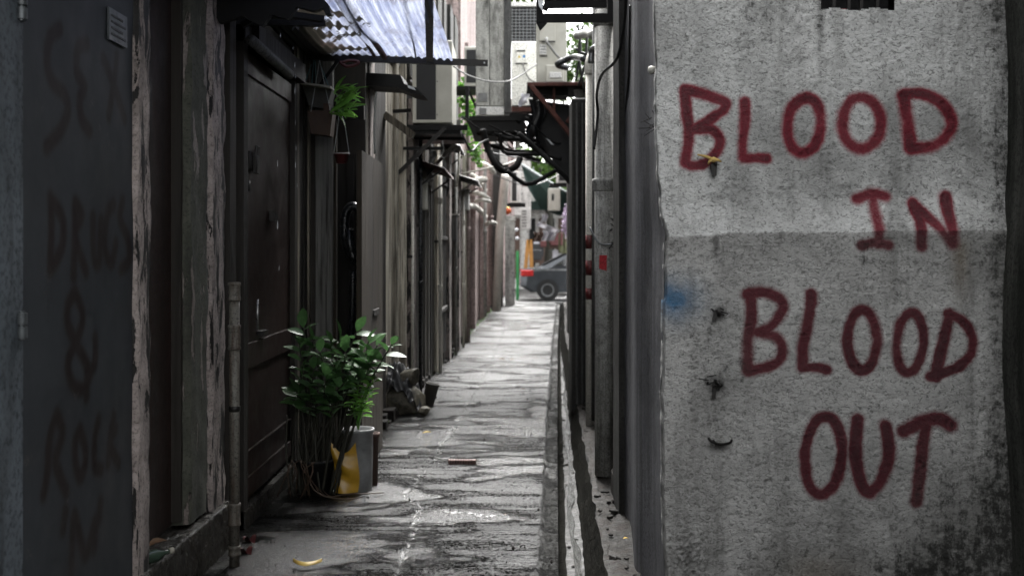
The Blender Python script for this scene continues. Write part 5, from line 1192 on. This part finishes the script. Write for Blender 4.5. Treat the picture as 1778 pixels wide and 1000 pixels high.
for i in range(15):
    x = r9.uniform(838, 985); y = r9.uniform(200, 262); MB().bar(at(x, y, 13.4 + i * .1), at(min(1012, x + r9.uniform(20, 90)), y + r9.uniform(-20, 45), 13.3 + i * .12), r9.uniform(.02, .045), r9.uniform(.02, .05)).build('bar', M['black'] if i % 3 else M['rust'], fr)
MB().box(at(818, 0, 13).x, at(912, 0, 13).x, 13.0, 14.3, at(0, 228, 13).z, at(0, 210, 13).z).build('shelf', M['black'], fr)
# fine mesh screen and white unit
ms = thing('mesh_screen', 'dark wire mesh screen above the white air conditioner', 'screen', at(905, 72, 14.4))
a0, a1 = at(883, 74, 14.4), at(934, 12, 14.4)
MB().box(a0.x, a1.x, 14.43, 14.46, a0.z, a1.z).build('back_sheet', M['coil'], ms)
for i in range(9):
    x = a0.x + (a1.x - a0.x) * i / 8; MB().box(x - .003, x + .003, 14.41, 14.416, a0.z, a1.z).build('wire', M['galv'], ms)
for i in range(12):
    z = a0.z + (a1.z - a0.z) * i / 11; MB().box(a0.x, a1.x, 14.40, 14.406, z - .003, z + .003).build('wire', M['galv'], ms)
MB().box(a0.x - .02, a1.x + .05, 14.36, 14.5, a1.z, a1.z + .05).build('top_cap', M['ac_white'], ms)
p = at(888, 184, 13.9)
th, x0, x1, y0, y1, z0, z1 = ac('air_conditioner', 'white air conditioner panel with small control cover', (p.x, 13.9, p.z), .40, .785, .3, M['ac_white'])
def on(px, py, d=13.9): return at(px, py, d)
q = on(905, 107); MB().box(q.x - .065, q.x + .068, 13.885, 13.899, on(0, 110).z, on(0, 86).z, c=.004).build('control_cover', M['ac_white'], th)
MB().box(q.x - .055, q.x + .05, 13.880, 13.884, on(0, 91).z, on(0, 88).z).build('handle_slot', M['black_print'], th)
MB().prism([on(899, 101, 13.883), on(904, 101, 13.883), on(901.5, 96, 13.883)], (0, .001, 0)).build('warning_mark', M['yellow_print'], th)
MB().lathe(on(910, 98.5, 13.883), [(.001, 0), (.018, 0), (.018, .001), (.001, .001)], 14, Matrix.Rotation(R(90), 3, 'X')).build('blue_mark', M['blue_print'], th)
MB().bar(on(895, 111, 13.89), on(916, 111, 13.89), .02, .012).build('cover_lip', M['pipe_dark'], th)
MB().tube([on(908, 111, 13.88), on(912, 125, 13.86), on(920, 138, 13.86), on(930, 143, 13.87)], .009, 8, smooth=4).build('cable', M['cable_grey'], th, smooth=True)
MB().box(x0, x1, 13.9, 14.2, on(0, 194).z, on(0, 186).z).build('foot', M['rust'], th)
p = at(932, 143, 13.1)
th, x0, x1, y0, y1, z0, z1 = ac('air_conditioner', 'greyish beige air conditioner right of the white one', (p.x, 13.1, p.z), .345, .72, .3, M['ac_beige'])
on2 = lambda px, py, d=13.1: at(px, py, d)
MB().box(on2(936, 0).x, on2(964, 0).x, 13.085, 13.099, on2(0, 72).z, on2(0, 42).z, c=.003).build('cover', M['ac_beige'], th)
MB().box(on2(937, 0).x, on2(949, 0).x, 13.09, 13.099, on2(0, 95).z, on2(0, 78).z).build('label_plate', M['ac_white'], th)
for k in range(3): MB().box(on2(938, 0).x, on2(948, 0).x, 13.086, 13.0895, on2(0, 92 - 5 * k).z, on2(0, 91.2 - 5 * k).z).build('print_line', M['black_print'], th)
MB().box(on2(937, 0).x, on2(950, 0).x, 13.09, 13.099, on2(0, 99).z, on2(0, 97).z).build('dark_strip', M['black_print'], th)
MB().bar(on2(941, 73, 13.07), on2(964, 73, 13.07), .02, .012).build('cover_lip', M['pipe_dark'], th)
MB().lathe(on2(949, 69, 13.06), [(.002, -.03), (.016, -.03), (.018, .02), (.002, .03)], 10).build('plug', M['ac_white'], th, smooth=True)
MB().tube([on2(949, 73, 13.05), on2(960, 88, 13.04), on2(970, 100, 13.04), on2(980, 106, 13.05)], .014, 8, smooth=4).build('cable', M['cable_grey'], th, smooth=True)
jb = thing('junction_box', 'square cream junction box in front of the beige unit', 'box', on2(965, 140, 12.9))
MB().box(on2(948, 0, 12.9).x, on2(979, 0, 12.9).x, 12.9, 13.05, on2(0, 142, 12.9).z, on2(0, 113, 12.9).z, c=.008).build('body', M['ac_beige'], jb); MB().box(on2(954, 0, 12.88).x, on2(975, 0, 12.88).x, 12.885, 12.899, on2(0, 136, 12.9).z, on2(0, 126, 12.9).z, c=.004).build('lid', M['ac_white'], jb)
# red iron frame
rf = thing('red_frame', 'dark red iron frame with crossed braces under the beige unit', 'frame', on2(965, 148, 12.7))
for (a_, b_, w_) in (((915, 147, 12.6), (1022, 146, 12.6), .05), ((922, 150, 12.55), (1014, 262, 12.55), .055), ((1013, 172, 12.7), (984, 214, 12.7), .05), ((962, 150, 12.7), (962, 200, 12.7), .03)):
    MB().bar(at(*a_), at(*b_), w_, w_ * .9, c=.004).build('bar', M['rust'], rf)
MB().box(at(915, 0, 12.7).x, at(1024, 0, 12.7).x, 12.62, 13.5, at(0, 153, 12.7).z, at(0, 150, 12.7).z).build('tray', M['black'], rf)
MB().box(at(925, 0, 13).x, at(985, 0, 13).x, 12.8, 13.2, at(0, 170, 13).z, at(0, 152, 13).z).build('panel', M['black'], rf)
# dark sheet and sagging cloth below
alone(MB().prism([at(918, 172, 12.9), at(1012, 185, 12.9), at(1012, 335, 12.6), at(985, 318, 12.6), at(958, 275, 12.7), at(935, 245, 12.8)], (0, .06, 0)).build('dark_sheet', M['black']), 'large black sheet sloping under the overhead units', 'sheet')
alone(MB().grid(lambda u, v: at(918 + 26 * u + 5 * math.sin(v * 6), 175 + (70 + 12 * math.sin(u * 11)) * v, 12.75 + .08 * math.sin(u * 9)), 16, 10).build('hanging_cloth', M['tarp'], smooth=True), 'ragged black netting draped under the red frame', 'netting')
alone(MB().prism([at(948, 240, 12.5), at(953, 243, 12.5), at(962, 252, 12.5), at(957, 251, 12.5)], (0, .01, 0)).build('metal_strip', M['galv']), 'small shiny metal strip on the sloping black sheet', 'strip')
alone(MB().grid(lambda u, v: at(904 + 15 * u - 4 * v + 2 * math.sin(v * 7), 163 + 24 * v * (1 - .35 * u), 12.4 + .05 * math.sin(u * 5)), 7, 8).build('plastic_bag', M['white_cloth'], smooth=True), 'white plastic bag caught on the red frame corner', 'bag')
c3 = at(1005, 176, 12.9); alone(MB().lathe(c3, [(.035, 0), (.058, .115), (.064, .115), (.064, .13), (.05, .13), (.045, .1), (.002, .1)], 18).build('plastic_tub', M['ac_white'], smooth=True), 'white plastic tub standing in the red frame', 'tub')
# thick black hoses looped under the frames
HG = 'black hoses under the overhead frames'
def hose(pts, d, r, lab): alone(MB().tube([at(x, y, d + (k % 2) * .05) for k, (x, y) in enumerate(pts)], r, 10, smooth=6).build('black_hose', M['cable_rough'], smooth=True), lab, 'hose', HG)
hose([(838, 225), (846, 255), (860, 285), (875, 297), (895, 290), (903, 275)], 12.4, .036, 'thickest black hose sweeping down from the cabinet')
hose([(868, 232), (873, 262), (895, 268), (935, 268), (975, 276)], 12.6, .022, 'black hose running level under the frames')
hose([(880, 297), (905, 316), (922, 319), (945, 308), (965, 296)], 12.2, .024, 'black hose hanging in a shallow loop lowest of all')
hose([(900, 232), (935, 262), (965, 290), (1000, 325)], 12.3, .028, 'black hose slanting down to the right wall')
hose([(858, 232), (880, 240), (910, 243), (950, 262)], 12.8, .02, 'black hose crossing just below the cabinet shelf')
alone(MB().tube([at(985, 118, 12.6), at(968, 112, 12.5), at(995, 100, 12.4), at(1015, 103, 11.5)], .035, 10, smooth=5).build('pipe_lagging', M['hose'], smooth=True), 'black lagged pipe bending right of the junction box', 'pipe')
alone(MB().tube([at(1002, 62, 12), at(1012, 60, 11.8), at(1022, 58, 11.4), at(1030, 62, 11)], .045, 12, smooth=3).build('pipe_elbow', M['pipe'], smooth=True), 'grey elbow pipe behind the thick bell joint pipe', 'pipe')
alone(MB().tube([at(1026, 110, 8), at(1028, 88, 8), at(1036, 82, 7.9), at(1040, 84, 7.8)], .022, 12, smooth=4).build('pipe_elbow', M['galv'], smooth=True), 'shiny small elbow pipe left of the bell joint', 'pipe')
alone(MB().tube([at(788, 116, 10.8), at(815, 132, 11.5), at(852, 142, 12.3), at(890, 139, 12.8), at(932, 112, 13.0)], .008, 6, smooth=6).build('cable', M['cable_grey'], smooth=True), 'thin grey cable sagging across the mouldy cabinet', 'cable')
for i, (a_, b_, c_) in enumerate((((1003, 45), (1008, 85), (1000, 140)), ((1012, 45), (1005, 95), (1015, 160)), ((1020, 50), (1016, 110), (1004, 150)), ((1000, 85), (1010, 92), (1024, 96)))):
    alone(MB().tube([at(*a_, 12.2), at(*b_, 12.2), at(*c_, 12.2)], .014, 8, smooth=5).build('cable', M['cable'], smooth=True), ['black cable nearest the beige unit', 'black cable crossing behind the others by the beige unit', 'black cable nearest the cream pipe top', 'short level black cable behind the cream pipe'][i], 'cable', 'cables right of the beige unit')
r10 = random.Random(31); tang = MB()
for i in range(16):
    x = r10.uniform(800, 950); y = r10.uniform(195, 255); x2 = min(1014, x + r10.uniform(50, 150)); y2 = y + r10.uniform(-20, 60); d = r10.uniform(12.2, 14.5)
    tang.tube([at(x, y, d), at((x + x2) / 2, (y + y2) / 2 + r10.uniform(8, 45), d + .2), at(x2, y2, d + .5)], r10.uniform(.006, .013), 6, smooth=8)
props(tang.build('cable_tangle', M['cable_rough'], smooth=True), 'tangle of thin black cables among the frames below the units', 'cables', kind='stuff')
# black iron awning frame at the top right of the gap
tf = thing('iron_grille_frame', 'black iron frame with slats at the top above the right pipes', 'frame', at(1010, 35, 7.0))
for (a_, b_, w_, h_) in (((932, 32, 7.0), (1096, 32, 7.0), .03, .052), ((937, -40, 7.0), (937, 40, 7.0), .04, .05), ((1060, -30, 7.05), (1062, 28, 7.05), .05, .05), ((945, 8, 7.5), (1062, 6, 7.5), .03, .055), ((945, -6, 7.2), (1062, -8, 7.2), .03, .055), ((945, 18, 7.6), (960, -10, 7.6), .03, .04)):
    MB().bar(at(*a_), at(*b_), w_, h_).build('bar', M['black'], tf)
MB().prism([at(931, 38, 6.98), at(950, 40, 6.98), at(938, 53, 6.98)], (0, .03, 0)).build('bracket_tip', M['black'], tf)
MB().prism([at(934, 0, 6.96), at(943, 0, 6.96), at(942, 20, 6.96), at(936, 12, 6.96)], (0, .01, 0)).build('torn_foil', M['galv'], tf)

# ------------------------------------------------------------------ foliage masses
def crown(mb, c, r, n, s, seed):
    r_ = random.Random(seed)
    for i in range(n):
        a = Vector((r_.gauss(0, 1), r_.gauss(0, 1), r_.gauss(0, 1))).normalized() * r_.random() ** .4
        q = Vector(c) + Vector((a.x * r[0], a.y * r[1], a.z * r[2])); u = Vector((r_.gauss(0, 1), r_.gauss(0, 1), r_.gauss(0, .7))).normalized(); v = u.orthogonal().normalized()
        v = (Matrix.Rotation(r_.uniform(0, 6.28), 3, u) @ v) * s * .4; k = s * r_.uniform(.6, 1.3)
        mb.add([q, q + u * k * .5 + v, q + u * k, q + u * k * .5 - v], [(0, 1, 2, 3)])
def tree(px, py, d, r, n, s, lab, seed, trunk=True):
    c = at(px, py, d); th = thing('tree', lab, 'tree', (c.x, d, 0), 'trees beyond the alley end')
    mb = MB(); r_ = random.Random(seed)
    for k in range(6):
        o_ = Vector((r_.uniform(-1, 1) * r[0] * .6, r_.uniform(-1, 1) * r[1] * .5, r_.uniform(-1, 1) * r[2] * .6)); crown(mb, c + o_, (r[0] * .5, r[1] * .5, r[2] * .45), n // 6, s, seed + k)
    mb.build('crown', M['leaf_far'], th)
    t_ = MB().tube([(c.x, d, 0), (c.x + .1, d, c.z * .6), c], [.16, .12, .05], 10, smooth=4)
    for k in range(5): t_.tube([(c.x + .1, d, c.z * .6), c + Vector((r_.uniform(-1, 1) * r[0] * .7, r_.uniform(-.5, .5), r_.uniform(-.3, .8) * r[2]))], [.06, .02], 6)
    t_.build('trunk', M['stem'], th, smooth=True)
tree(950, 295, 40, (1.4, 1.2, 1.0), 2600, .16, 'broad green tree over the far street', 3)
tree(1000, 95, 44, (2.6, 1.6, 2.2), 3000, .20, 'tall tree showing beside the right pipes', 9)
tree(895, -30, 46, (2.4, 1.6, 1.5), 2600, .20, 'tree top showing above the wire mesh screen', 15)
def fern(px, py, d, r, n, s, lab, seed):
    mb = MB(); crown(mb, at(px, py, d), r, n, s, seed); crown(mb, at(px + 5, py + 20, d), (r[0] * .5, r[1] * .5, r[2] * .6), n // 3, s * .8, seed + 1)
    alone(mb.build('wall_fern', M['leaf_bright']), lab, 'plant', 'plants growing on the pink wall')
fern(808, 165, 18, (.12, .12, .30), 90, .11, 'tuft of green leaves high on the pink wall', 1)
fern(814, 208, 17.5, (.16, .14, .18), 80, .10, 'wilting fern beside the left air conditioner bracket', 2)
fern(826, 262, 17.5, (.10, .12, .13), 70, .09, 'green fern tuft just below the mouldy cabinet', 3)
fern(838, 185, 17.5, (.06, .1, .28), 60, .10, 'green shoots behind the black frame upright', 5)
fern(655, 293, 11, (.03, .03, .03), 16, .05, 'tiny green sprout on the board wall', 4)

# ------------------------------------------------------------------ the far end: street, car, shops
fs_ = thing('far_building', 'pale shop building across the far street', 'building', (0, 42, 0))
MB().box(-9, 9, 42, 44, 0, 4.6).build('wall', M['plaster_far'], fs_)
MB().box(-9, 9, 41.2, 42, 2.9, 3.2).build('canopy', M['green_awning'], fs_)
for i, px in enumerate((898, 925, 942, 958, 975)):
    x = (px - 889) * 41.9 / F; MB().box(x - .12, x + .10, 41.9, 41.995, .4, 2.6).build('shop_opening', M['hole'] if i % 2 else M['brown_board'], fs_)
for (x0, y0, w_) in ((-7, 3.4, 1.2), (-4, 3.4, 1.2), (1.6, 3.5, 1.1), (4.5, 3.5, 1.1)):
    MB().box(x0, x0 + w_, 41.94, 41.995, 3.4, 4.3).build('window', M['car_glass'], fs_)
mbx = thing('middle_building', 'brown pink building stepping in beyond the pipes', 'building', at(910, 300, 36))
MB().box(at(862, 0, 36).x, at(893, 0, 36).x, 36, 40, 0, 6.2).build('wall', M['pink'], mbx); MB().box(at(893, 0, 38).x, at(922, 0, 38).x, 38, 39, 2.6, 4.6).build('balcony_wall', M['plaster_far'], mbx)
for y in (295, 308, 322): MB().bar(at(890, y, 36), at(925, y + 2, 36), .03).build('rail', M['rust'], mbx)
for x in (903, 926): MB().bar(at(x, 290, 36), at(x, 330, 36), .04).build('post', M['galv'], mbx)
aw2 = thing('green_awning', 'dark green canvas awning sloping over the far stalls', 'awning', at(945, 330, 31))
MB().prism([at(905, 286, 29), at(988, 338, 30), at(990, 378, 30), at(968, 374, 30), at(938, 362, 29.6), at(914, 322, 29)], (0, .6, .1)).build('canvas', M['green_awning'], aw2)
MB().bar(at(905, 286, 28.9), at(988, 338, 29.9), .03).build('edge_pole', M['galv'], aw2)
p = at(886, 352, 27); th, x0, x1, y0, y1, z0, z1 = ac('air_conditioner', 'far air conditioner with dark end panel above the lantern', (p.x, 27, p.z), .26, .75, .6, M['ac_white'])
MB().box(x0 + .04, x0 + .15, y0 - .01, y0 - .001, z0 + .04, z1 - .04).build('end_panel', M['coil'], th)
MB().bar((x0 - .3, y0, z0 - .06), (x1 + .1, y0, z0 - .06), .05, .10).build('bracket', M['black'], th)
p = at(905, 398, 29); th, x0, x1, y0, y1, z0, z1 = ac('air_conditioner', 'far white air conditioner with grid grille by the hanging cloths', (p.x, 29, p.z), .25, .54, .5, M['ac_white'])
for i in range(6):
    for j in range(3): MB().box(x0 + .02 + j * .04, x0 + .045 + j * .04, y0 - .01, y0 - .001, z0 + .06 + i * .075, z0 + .10 + i * .075).build('grille_slot', M['coil'], th)
p = at(950, 368, 30); th, x0, x1, y0, y1, z0, z1 = ac('air_conditioner', 'stained white air conditioner beneath the far green awning', (p.x, 28.9, p.z), .30, .56, .5, M['ac_beige'])
MB().box(x0 + .08, x0 + .14, y0 - .01, y0 - .001, z0 + .25, z0 + .42).build('vent', M['coil'], th)
ln = thing('paper_lantern', 'small orange red round lantern hanging at the far left', 'lantern', at(881, 366, 26))
MB().lathe(at(881, 366, 26), [(.02, -.085), (.07, -.06), (.095, 0), (.07, .05), (.05, .06)], 16).build('body', M['lantern'], ln, smooth=True); MB().lathe(at(881, 366, 26), [(.06, .055), (.06, .075), (.02, .09), (.002, .09)], 16).build('cap', M['lantern_yellow'], ln, smooth=True)
MB().tube([at(881, 360, 26), at(881, 340, 26)], .006, 6).build('string', M['cable'], ln)
def cloth(px0, px1, py0, py1, d, m, lab, sl=0): alone(MB().grid(lambda u, v: at(px0 + (px1 - px0) * u + 2 * math.sin(v * 5), py0 + (py1 - py0) * v + sl * u, d + .08 * math.sin(u * 12)), 14, 8).build('hanging_cloth', m, smooth=True), lab, 'cloth', 'cloths hanging over the far stalls')
cloth(933, 970, 384, 392, 29, M['white_cloth'], 'pale lilac white cloth slung slanting across the alley end', 14)
cloth(940, 950, 372, 386, 29.6, M['white_cloth'], 'white cloth square hanging under the green awning')
cloth(942, 965, 400, 418, 30, M['white_cloth'], 'white sheet hanging lowest above the car')
cloth(926, 942, 403, 420, 30.5, M['brown_board'], 'brown cloth hanging left of the white sheet')
for i, px in enumerate((915, 922)):
    alone(MB().bar(at(px + (2 if i == 0 else -1), 416, 33.5), at(px - 3 * (1 - i) + i, 470, 33.5), .11, .05).build('orange_post', M['orange']), ['left thin orange wooden post behind the car', 'right thicker orange wooden post behind the car'][i], 'post', 'orange posts')
gb = MB().box(at(896, 0, 31).x, at(901, 0, 31).x, 30.6, 30.8, .1, at(0, 436, 31).z); alone(gb.build('green_board', M['green_plastic']), 'green plastic board behind the white pillar', 'board')
for i, px in enumerate((971, 979)):
    alone(MB().bar(at(px + 1, 395, 31), at(px, 440, 31), .05, .04).build('khaki_pole', M['khaki']), ['left khaki green pole above the car', 'right khaki green pole above the car'][i], 'pole', 'khaki poles')
mb = MB(); crown(mb, at(984, 385, 28), (.10, .3, .45), 240, .07, 5); alone(mb.build('blossom_bush', M['purple']), 'pale purple blossoms beside the dark pillar', 'flowers')
alone(MB().box(at(986, 0, 27).x, at(991, 0, 27).x, 27, 27.1, 0, at(0, 420, 27).z).build('white_post', M['plaster_far']), 'thin white post at the far right of the alley mouth', 'post')
mb = thing('stall_goods', 'dark heap of goods stacked under the far awning', 'goods', at(945, 440, 34))
for i in range(14):
    x = rr.uniform(928, 985); y = rr.uniform(405, 455); q = at(x, y, 35.5 + rr.random()); s = rr.uniform(.08, .22)
    MB().box(q.x - s, q.x + s, q.y, q.y + .3, q.z - s, q.z + s, c=.01).build('bundle', rnd.choice([M['brown_board'], M['tarp'], M['white_cloth'], M['khaki'], M['pot_red']]), mb)
for i, (px, py) in enumerate(((897, 399), (898, 414))):
    alone(MB().lathe(at(px, py, 31.2), [(.002, -.05), (.04, -.03), (.05, 0), (.04, .03), (.002, .05)], 12).build('blue_ball', M['cloth_blue'] if 'cloth_blue' in M else M['white_cloth'], smooth=True), ['upper small pale float hanging by the white pillar', 'lower small pale float hanging by the white pillar'][i], 'float', 'small hanging floats')

# ---- parked car across the alley mouth (rear end toward the left)
def car(x0, y0, paint, label, s=1):
    th = thing('parked_car', label, 'car', (x0 + 2.1, y0 + .85, 0), 'cars on the far street')
    prof = [(0, .42), (.02, .78), (.10, .92), (.55, .97), (.75, 1.04), (1.35, 1.34), (1.9, 1.42), (2.5, 1.38), (3.2, 1.02), (4.0, .86), (4.25, .70), (4.3, .40), (3.9, .25), (.3, .25)]
    m = MB(); n = len(prof); secs = [(0, .90), (.10, .98), (.85, 1.0), (1.6, .98), (1.7, .90)]
    for yy, k in secs:
        for (x, z) in prof: m.v.append((x0 + 2.15 + (x - 2.15) * k, y0 + yy + (.12 * max(0, z - .95) * (1 if yy < .85 else -1)), z * (k if z > .5 else 1)))
    for s_ in range(len(secs) - 1):
        for i in range(n): m.f.append((s_ * n + i, s_ * n + (i + 1) % n, (s_ + 1) * n + (i + 1) % n, (s_ + 1) * n + i))
    m.f += [tuple(range(n)), tuple(range((len(secs) - 1) * n, len(secs) * n))]
    m.build('body', paint, th, auto=True)
    yy = y0 + .02
    def gl(P, nm='side_window', mt=None): MB().prism([Vector((x0 + a, yy - .012 + .12 * max(0, b - .95), b)) for a, b in P], (0, .02, 0)).build(nm, mt or M['car_glass'], th)
    gl([(.98, .99), (1.38, 1.24), (1.75, 1.31), (1.75, .99)]); gl([(1.82, .99), (1.82, 1.31), (2.42, 1.27), (2.85, .99)])
    gl([(.35, .86), (3.9, .86), (3.9, .90), (.35, .92)], 'trim', M['galv'])
    MB().box(x0 + .06, x0 + .42, yy - .03, yy + .05, .70, .88, c=.02).build('tail_light', M['red'], th)
    MB().box(x0 + .04, x0 + .10, y0 + 1.3, y0 + 1.6, .70, .88).build('tail_light', M['red'], th)
    MB().prism([Vector((x0 + a, y0 + .3, b)) for a, b in ((.68, 1.03), (.72, 1.06), (1.34, 1.37), (1.38, 1.34))], (0, 1.1, 0)).build('rear_window', M['car_glass'], th)
    for wxp in (.82, 3.4):
        for wy in (y0 - .01, y0 + 1.5):
            w_ = MB().lathe((x0 + wxp, wy, .31), [(.19, 0), (.31, 0), (.31, .19), (.19, .19)], 24, Matrix.Rotation(R(-90), 3, 'X')).build('wheel', M['tyre'], th, auto=True)
            MB().lathe((x0 + wxp, wy - .005, .31), [(.03, .02), (.19, .0), (.19, .05), (.05, .05)], 16, Matrix.Rotation(R(-90), 3, 'X')).build('rim', M['galv'], w_, auto=True)
    MB().box(x0 + 2.75, x0 + 2.9, yy - .14, yy + .02, .96, 1.08, c=.02).build('wing_mirror', paint, th)
car(at(901, 0, 32.2).x, 32.4, M['car_paint'], 'dark silver car with red tail light crossing the alley mouth')
car(at(957, 0, 31.2).x + .35, 36.2, M['car_white'], 'white car mostly hidden behind the silver car')

# ------------------------------------------------------------------ unseen wall added behind the viewer to cut low light
bb_ = thing('added_light_block_wall', 'unseen wall added behind the viewer to block low light', 'wall', (0, -2.6, 0))
MB().box(-4, 5, -3.0, -2.6, -.15, 2.4).build('wall_body', M['dark_wall'], bb_)

# ------------------------------------------------------------------ falling rain drops dripping off the awning
RG = 'drips falling from the roof edge'
for i, (px, y0, y1, d, w_) in enumerate(((487, 57, 67, 6, .0022), (512, 108, 118, 6.5, .002), (512, 152, 164, 6.5, .002), (513, 208, 218, 6.5, .0018), (514, 252, 262, 6.5, .0018), (482, 278, 290, 6.3, .002), (482, 383, 399, 6.3, .0045), (513, 282, 292, 6.5, .0018), (505, 20, 28, 6.3, .002), (509, 80, 88, 6.4, .002), (513, 128, 138, 6.5, .0016), (485, 460, 470, 6.3, .002), (516, 318, 326, 6.5, .0014))):
    zz = [at(px, y1, d), at(px, y0, d)]
    DL = ['drip beside the torn felt tip', 'drip just under the awning corner', 'drip left of the hanging basket', 'drip level with the brown hanging pot', 'drip right of the brown door top', 'faint drip over the upper brown door', 'largest drip, white, in front of the brown door', 'drip level with the red hanging pot', 'highest drip in front of the roofing', 'drip at the awning corner beam', 'tiny drip right under the awning corner', 'lowest drip in front of the brown door', 'faint low drip right of the brown door']
    alone(MB().lathe(zz[0], [(.0002, 0), (w_, (zz[1].z - zz[0].z) * .25), (w_ * .8, (zz[1].z - zz[0].z) * .6), (.0002, zz[1].z - zz[0].z)], 8).build('raindrop', M['rain'], smooth=True), 'falling ' + DL[i], 'raindrop', RG)
